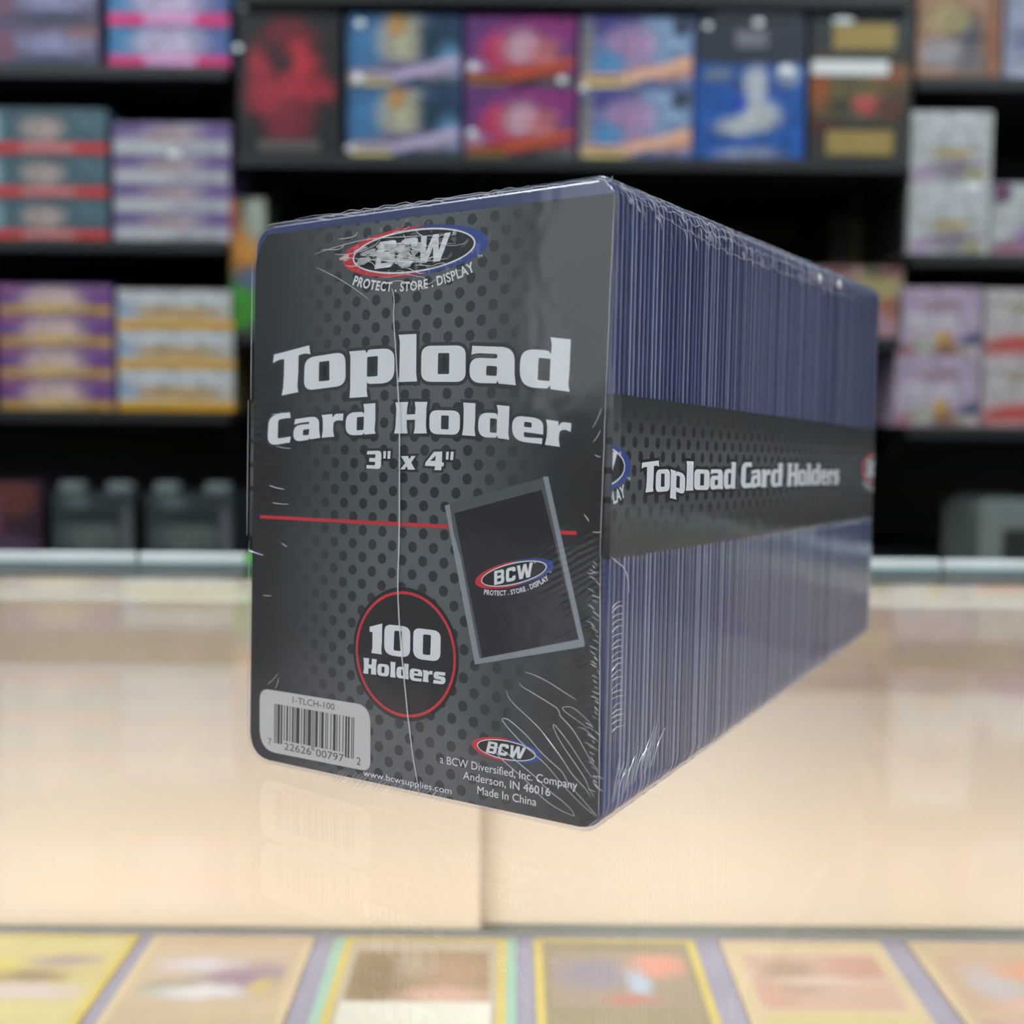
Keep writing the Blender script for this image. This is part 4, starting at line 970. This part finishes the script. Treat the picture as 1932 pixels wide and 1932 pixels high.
# tube along the length
per = []
for i in range(len(OUTG)):
    a, b = Vector(OUTG[i]), Vector(OUTG[(i + 1) % len(OUTG)]); n_ = max(1, int((b - a).length / 0.7))
    for k in range(n_): per.append(a + (b - a) * k / n_)
NP = len(per); NW = 210
nrm = []
for i in range(NP):
    t = per[(i + 1) % NP] - per[i - 1]; q = Vector((t.y, -t.x)); q.normalize(); nrm.append(q)
w_lo, w_hi = LAYER0 - 0.30, LEN + 0.5
for j in range(NW + 1):
    w = w_lo + (w_hi - w_lo) * j / NW
    for i in range(NP):
        p, q = per[i], nrm[i]
        e = min(w - w_lo, w_hi - w); k = sm(0, 1.5, e)
        s_ = p.x + p.y
        d = 0.10 * nz(p.y * .05 + p.x * .11, w * .045, 1) + 0.03 * nz(p.y * .25, w * .22, 2)
        top = sm(88, 100, p.y); low = sm(14, 2, p.y)
        d += top * (0.16 * nz(s_ * .35, w * .8, 3) + 0.10 * nz(s_ * .9, w * 1.6, 4)) + low * 0.14 * nz(p.y * .3, w * .55, 5)
        near = sm(7, 0.5, w) * (1.0 if p.x > WID - 1 else 0.3) * sm(45, 38, p.y)
        d += near * 0.07 * sin(p.y * 2 * pi / 2.4 + 3 * nz(w * .4, p.y * .1))
        inband = BO if (band_v(w, 0) - .3 < p.y < band_v(w, 1) + .3) else 0
        if inband and p.x < 1: inband = BOL + 0.1
        gg = max(-0.12, d) * k + inband * 0.9 * (k if p.x > 1 else sm(-0.5, 0.6, e))
        vs.append(pk(p.x + q.x * gg, p.y + q.y * gg, w))
for j in range(NW):
    for i in range(NP):
        a = nfront + j * NP + i; b = nfront + j * NP + (i + 1) % NP
        fs.append((a, b, b + NP, a + NP))
# back sheet
kb = len(vs)
for q in per: vs.append(pk(q.x, q.y, w_hi))
fs.append(tuple(range(kb, kb + NP)))
film = mesh('shrink_film', vs, fs, MAT_FILM, pack, smooth=True)
tag(film, 'clear wrinkled shrink film')

# --- seam and folds standing up from the film
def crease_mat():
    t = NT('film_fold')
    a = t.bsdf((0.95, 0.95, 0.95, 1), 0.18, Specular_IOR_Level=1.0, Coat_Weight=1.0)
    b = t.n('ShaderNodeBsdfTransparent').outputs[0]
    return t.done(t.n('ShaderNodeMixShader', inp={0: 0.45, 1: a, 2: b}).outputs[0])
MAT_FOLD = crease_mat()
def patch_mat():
    t = NT('film_sheen_paint')
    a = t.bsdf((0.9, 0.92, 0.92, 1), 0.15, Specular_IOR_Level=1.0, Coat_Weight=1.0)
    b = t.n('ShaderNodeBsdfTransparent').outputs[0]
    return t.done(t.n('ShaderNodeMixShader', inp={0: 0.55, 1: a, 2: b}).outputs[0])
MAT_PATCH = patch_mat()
def tube(paths, rads, place, sides=5):
    vs, fs = [], []
    for pts, rad in zip(paths, rads):
        n_ = len(pts)
        if n_ < 2: continue
        base = len(vs)
        for i, p in enumerate(pts):
            a = Vector(pts[max(0, i - 1)]); b = Vector(pts[min(n_ - 1, i + 1)]); t = b - a
            if t.length < 1e-9: t = Vector((1, 0))
            t.normalize(); q = Vector((-t.y, t.x))
            taper = rad * (0.35 + 0.65 * min(1.0, 4 * min(i, n_ - 1 - i) / n_ + 0.15))
            for k in range(sides):
                an = 2 * pi * k / sides
                vs.append(place(p[0] + q.x * cos(an) * taper, p[1] + q.y * cos(an) * taper, sin(an) * taper))
        for i in range(n_ - 1):
            for k in range(sides):
                k2 = (k + 1) % sides
                fs.append((base + i * sides + k, base + i * sides + k2, base + (i + 1) * sides + k2, base + (i + 1) * sides + k))
    return vs, fs
def smooth_path(pts, n_=5):
    out = []
    for i in range(len(pts) - 1):
        p0, p1, p2, p3 = [Vector(pts[max(0, min(len(pts) - 1, j))]) for j in (i - 1, i, i + 1, i + 2)]
        for k in range(n_):
            t = k / n_
            out.append(tuple(0.5 * ((2 * p1) + (p2 - p0) * t + (2 * p0 - 5 * p1 + 4 * p2 - p3) * t * t + (3 * p1 - p0 - 3 * p2 + p3) * t ** 3)))
    out.append(tuple(pts[-1])); return out
FW = LAYER0 - 0.42
on_front = lambda u, v, h: pk(u, v, FW - h)
def fpath(z, pts): ox, oy, s = z; return smooth_path([front_uv(ox + x / s, oy + y / s) for x, y in pts])
ONE = (0, 0, 1.0)
sp = fpath(ONE, [(743, 545), (747, 566), (746, 600), (750, 660), (754, 730), (757, 790), (757, 870), (757, 960), (756, 1040), (754, 1100), (756, 1160), (760, 1220), (766, 1280), (772, 1340), (778, 1390), (783, 1430), (790, 1470), (794, 1500)])
sp = [(u + 0.05 * nz(v * 1.3, 0), v) for u, v in sp]
v_, f_ = tube([sp], [0.13], on_front); mesh('film_seam', v_, f_, MAT_FOLD, film)
Z8 = (800, 1240, 5.367)
loops = [[(1045, 145), (1160, 185), (1300, 260), (1440, 350), (1560, 425)],
         [(985, 250), (1010, 290), (1110, 350), (1240, 430), (1350, 500), (1385, 545), (1400, 590), (1510, 710), (1600, 850), (1700, 1030), (1780, 1140)],
         [(850, 330), (880, 410), (960, 500), (1080, 610), (1190, 720), (1290, 850), (1400, 1000), (1520, 1180), (1640, 1310), (1700, 1400)],
         [(1765, 1600), (1740, 1570), (1620, 1430), (1480, 1270), (1410, 1150), (1280, 1030), (1170, 920), (1060, 790), (930, 670), (850, 615), (808, 622), (830, 660), (870, 710), (960, 810), (1050, 900), (1140, 980), (1260, 1090), (1420, 1280), (1600, 1470), (1740, 1590)],
         [(1540, 1600), (1510, 1540), (1420, 1450), (1280, 1340), (1140, 1200), (960, 1050), (850, 960), (760, 905), (728, 918), (745, 955), (800, 1020), (900, 1110), (1050, 1240), (1180, 1380), (1300, 1480), (1420, 1550), (1535, 1598)],
         [(1720, 1210), (1680, 1160), (1600, 1040), (1510, 900), (1430, 790), (1345, 685), (1323, 684), (1335, 720), (1370, 800), (1450, 930), (1560, 1090), (1650, 1230), (1690, 1330), (1740, 1400)],
         [(1720, 680), (1640, 600), (1560, 530), (1500, 497), (1430, 497), (1422, 520), (1480, 570), (1580, 640), (1680, 720)],
         [(1575, 703), (1640, 720), (1720, 790), (1780, 850)], [(1640, 853), (1700, 880), (1780, 940)],
         [(1720, 1205), (1780, 1198), (1830, 1230)], [(1725, 1240), (1760, 1300), (1830, 1350)]]
v_, f_ = tube([fpath(Z8, l) for l in loops], [0.045, .055, .055, .06, .06, .05, .045, .04, .04, .05, .05], on_front)
mesh('film_fold', v_, f_, MAT_FOLD, film)
# short glints along the right edge, at the torn top and along the bottom
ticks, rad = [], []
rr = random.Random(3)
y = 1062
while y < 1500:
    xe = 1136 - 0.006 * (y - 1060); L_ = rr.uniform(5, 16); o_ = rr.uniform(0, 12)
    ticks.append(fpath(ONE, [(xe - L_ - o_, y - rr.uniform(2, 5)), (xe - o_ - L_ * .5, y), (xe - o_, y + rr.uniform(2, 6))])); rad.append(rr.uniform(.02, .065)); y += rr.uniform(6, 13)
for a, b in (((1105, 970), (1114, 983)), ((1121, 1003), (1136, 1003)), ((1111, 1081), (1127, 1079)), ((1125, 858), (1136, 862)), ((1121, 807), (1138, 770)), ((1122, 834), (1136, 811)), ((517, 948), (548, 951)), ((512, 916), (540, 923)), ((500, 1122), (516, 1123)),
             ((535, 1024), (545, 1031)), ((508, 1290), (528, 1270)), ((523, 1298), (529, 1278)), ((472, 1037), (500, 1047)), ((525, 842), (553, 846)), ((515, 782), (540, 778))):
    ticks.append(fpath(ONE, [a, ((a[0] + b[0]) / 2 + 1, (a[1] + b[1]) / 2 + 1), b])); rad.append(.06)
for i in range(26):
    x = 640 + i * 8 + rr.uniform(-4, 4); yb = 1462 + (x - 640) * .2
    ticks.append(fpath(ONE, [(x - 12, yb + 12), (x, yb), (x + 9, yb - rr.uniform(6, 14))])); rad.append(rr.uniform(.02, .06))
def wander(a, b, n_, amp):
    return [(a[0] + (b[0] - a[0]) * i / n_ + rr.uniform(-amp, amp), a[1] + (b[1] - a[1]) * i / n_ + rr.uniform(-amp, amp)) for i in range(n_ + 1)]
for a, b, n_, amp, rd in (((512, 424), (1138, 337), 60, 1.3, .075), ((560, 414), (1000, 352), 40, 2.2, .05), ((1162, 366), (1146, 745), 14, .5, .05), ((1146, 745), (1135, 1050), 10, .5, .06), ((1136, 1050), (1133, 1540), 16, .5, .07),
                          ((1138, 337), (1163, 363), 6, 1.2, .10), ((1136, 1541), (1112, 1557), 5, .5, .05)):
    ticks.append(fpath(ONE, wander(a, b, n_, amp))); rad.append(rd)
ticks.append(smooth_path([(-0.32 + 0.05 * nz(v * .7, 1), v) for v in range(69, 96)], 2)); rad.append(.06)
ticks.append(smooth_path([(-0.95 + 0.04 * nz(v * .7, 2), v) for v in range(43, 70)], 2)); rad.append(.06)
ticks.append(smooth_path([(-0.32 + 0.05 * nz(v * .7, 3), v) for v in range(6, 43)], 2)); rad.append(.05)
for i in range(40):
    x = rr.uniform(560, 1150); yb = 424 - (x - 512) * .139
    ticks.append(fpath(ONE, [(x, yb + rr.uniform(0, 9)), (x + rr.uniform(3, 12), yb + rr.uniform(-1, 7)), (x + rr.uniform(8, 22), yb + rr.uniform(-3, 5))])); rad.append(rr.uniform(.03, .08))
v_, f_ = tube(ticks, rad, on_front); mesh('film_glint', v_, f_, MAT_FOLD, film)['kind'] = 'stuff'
# crumpled film over the upper logo
cr, rad = [], []
for i in range(46):
    x = rr.gauss(745, 55); yy = rr.gauss(480, 17) - (x - 745) * .10
    p = [(x, yy)]; a = rr.uniform(-.5, .3)
    for k in range(rr.randint(3, 6)):
        a += rr.uniform(-.7, .7); p.append((p[-1][0] + 11 * cos(a), p[-1][1] + 7 * sin(a)))
    cr.append(fpath(ONE, p)); rad.append(rr.uniform(.03, .10))
cr.append(fpath(ONE, [(598, 480), (640, 466), (700, 452), (780, 447), (860, 444)])); rad.append(.07)
cr.append(fpath(ONE, [(660, 487), (720, 492), (790, 495), (850, 488)])); rad.append(.08)
cr.append(fpath(ONE, [(600, 505), (640, 525), (672, 545), (700, 566)])); rad.append(.05)
cr.append(fpath(ONE, [(735, 533), (760, 531), (800, 541), (840, 520), (880, 508)])); rad.append(.06)
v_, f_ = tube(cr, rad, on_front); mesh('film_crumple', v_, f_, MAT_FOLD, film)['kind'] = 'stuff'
# pale patches paint the film's sheen over the upper logo
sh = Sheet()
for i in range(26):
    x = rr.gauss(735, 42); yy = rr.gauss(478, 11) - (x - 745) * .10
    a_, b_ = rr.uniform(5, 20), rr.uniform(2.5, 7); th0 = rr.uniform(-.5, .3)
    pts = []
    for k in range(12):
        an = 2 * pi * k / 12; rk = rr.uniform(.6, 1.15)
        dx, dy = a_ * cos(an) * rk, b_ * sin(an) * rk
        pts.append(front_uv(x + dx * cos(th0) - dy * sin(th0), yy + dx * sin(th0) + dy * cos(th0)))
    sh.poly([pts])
mesh('film_sheen', [pk(q[0], q[1], FW - .02 + 0.05 * nz(q[0], q[1])) for q in sh.v], sh.f, MAT_PATCH, film)['kind'] = 'stuff'
# folds on the long side
def on_side(w, v, h):
    hi = rr_bounds(min(max(v, v0 + 0.02), v1 - 0.02), EF)[1]
    return pk(hi + 0.06 + h, min(max(v, v0 - 0.05), v1 + 0.05), w)
def spath(z, pts): ox, oy, s = z; return smooth_path([side_wv(ox + x / s, oy + y / s) for x, y in pts])
ZR = (1080, 920, 3.019)
cr, rad = [], []
for y in range(640, 1380, 36):
    y += rr.uniform(-8, 8)
    cr.append(spath(ZR, [(272, y), (240, y + 6), (206, y + rr.uniform(24, 50))])); rad.append(rr.uniform(.05, .10))
cr.append(spath(ZR, [(203, 392), (240, 425), (275, 455), (298, 520), (306, 600)])); rad.append(.12)
for i in range(18):
    x = 205 + i * 14 + rr.uniform(-5, 5); yb = 1800 - i * 13
    cr.append(spath(ZR, [(x, yb), (x + 22, yb - 110), (x + 50 + rr.uniform(-10, 20), yb - rr.uniform(180, 330))])); rad.append(rr.uniform(.05, .13))
for k in range(4):
    vo = (0.0, 0.9, 2.0, 3.4)[k]
    cr.append(smooth_path([(w * 1.6 + .4, HGT - vo * (0.6 + min(1, w / 25)) + rr.uniform(-.45, .35)) for w in range(0, 100)], 2)); rad.append((.16, .10, .08, .06)[k])
for k in range(2):
    cr.append(smooth_path([(w * 2.2 + .4, 0.3 + k * 1.1 + rr.uniform(-.3, .5)) for w in range(0, 76)], 2)); rad.append((.12, .08)[k])
for i in range(150):
    w = rr.uniform(0.5, 130); vv = HGT - rr.uniform(0.3, 5.5) * (0.5 + 0.5 * min(1, w / 20)); a = rr.uniform(-1.3, -.2)
    L_ = rr.uniform(.8, 3.0)
    cr.append(smooth_path([(w, vv), (w + L_ * .5 * cos(a), vv + L_ * .4 * sin(a)), (w + L_ * cos(a), vv + L_ * sin(a))], 3)); rad.append(rr.uniform(.03, .10))
v_, f_ = tube(cr, rad, on_side); mesh('film_side_fold', v_, f_, MAT_FOLD, film)['kind'] = 'stuff'
for px, py in ((1543, 526), (1580, 537)):  # pale beads shaped to stand in for glare spots on the film
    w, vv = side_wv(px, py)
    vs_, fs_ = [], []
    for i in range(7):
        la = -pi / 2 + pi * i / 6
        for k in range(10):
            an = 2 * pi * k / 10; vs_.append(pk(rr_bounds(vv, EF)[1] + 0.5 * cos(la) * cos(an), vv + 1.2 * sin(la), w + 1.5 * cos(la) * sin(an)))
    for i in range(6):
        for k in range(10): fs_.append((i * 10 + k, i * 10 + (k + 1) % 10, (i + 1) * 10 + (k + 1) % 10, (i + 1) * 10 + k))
    mesh('film_glare', vs_, fs_, plain('film_glare_white', (0.9, 0.9, 0.9, 1), 0.1, Coat_Weight=1.0), film, smooth=True)
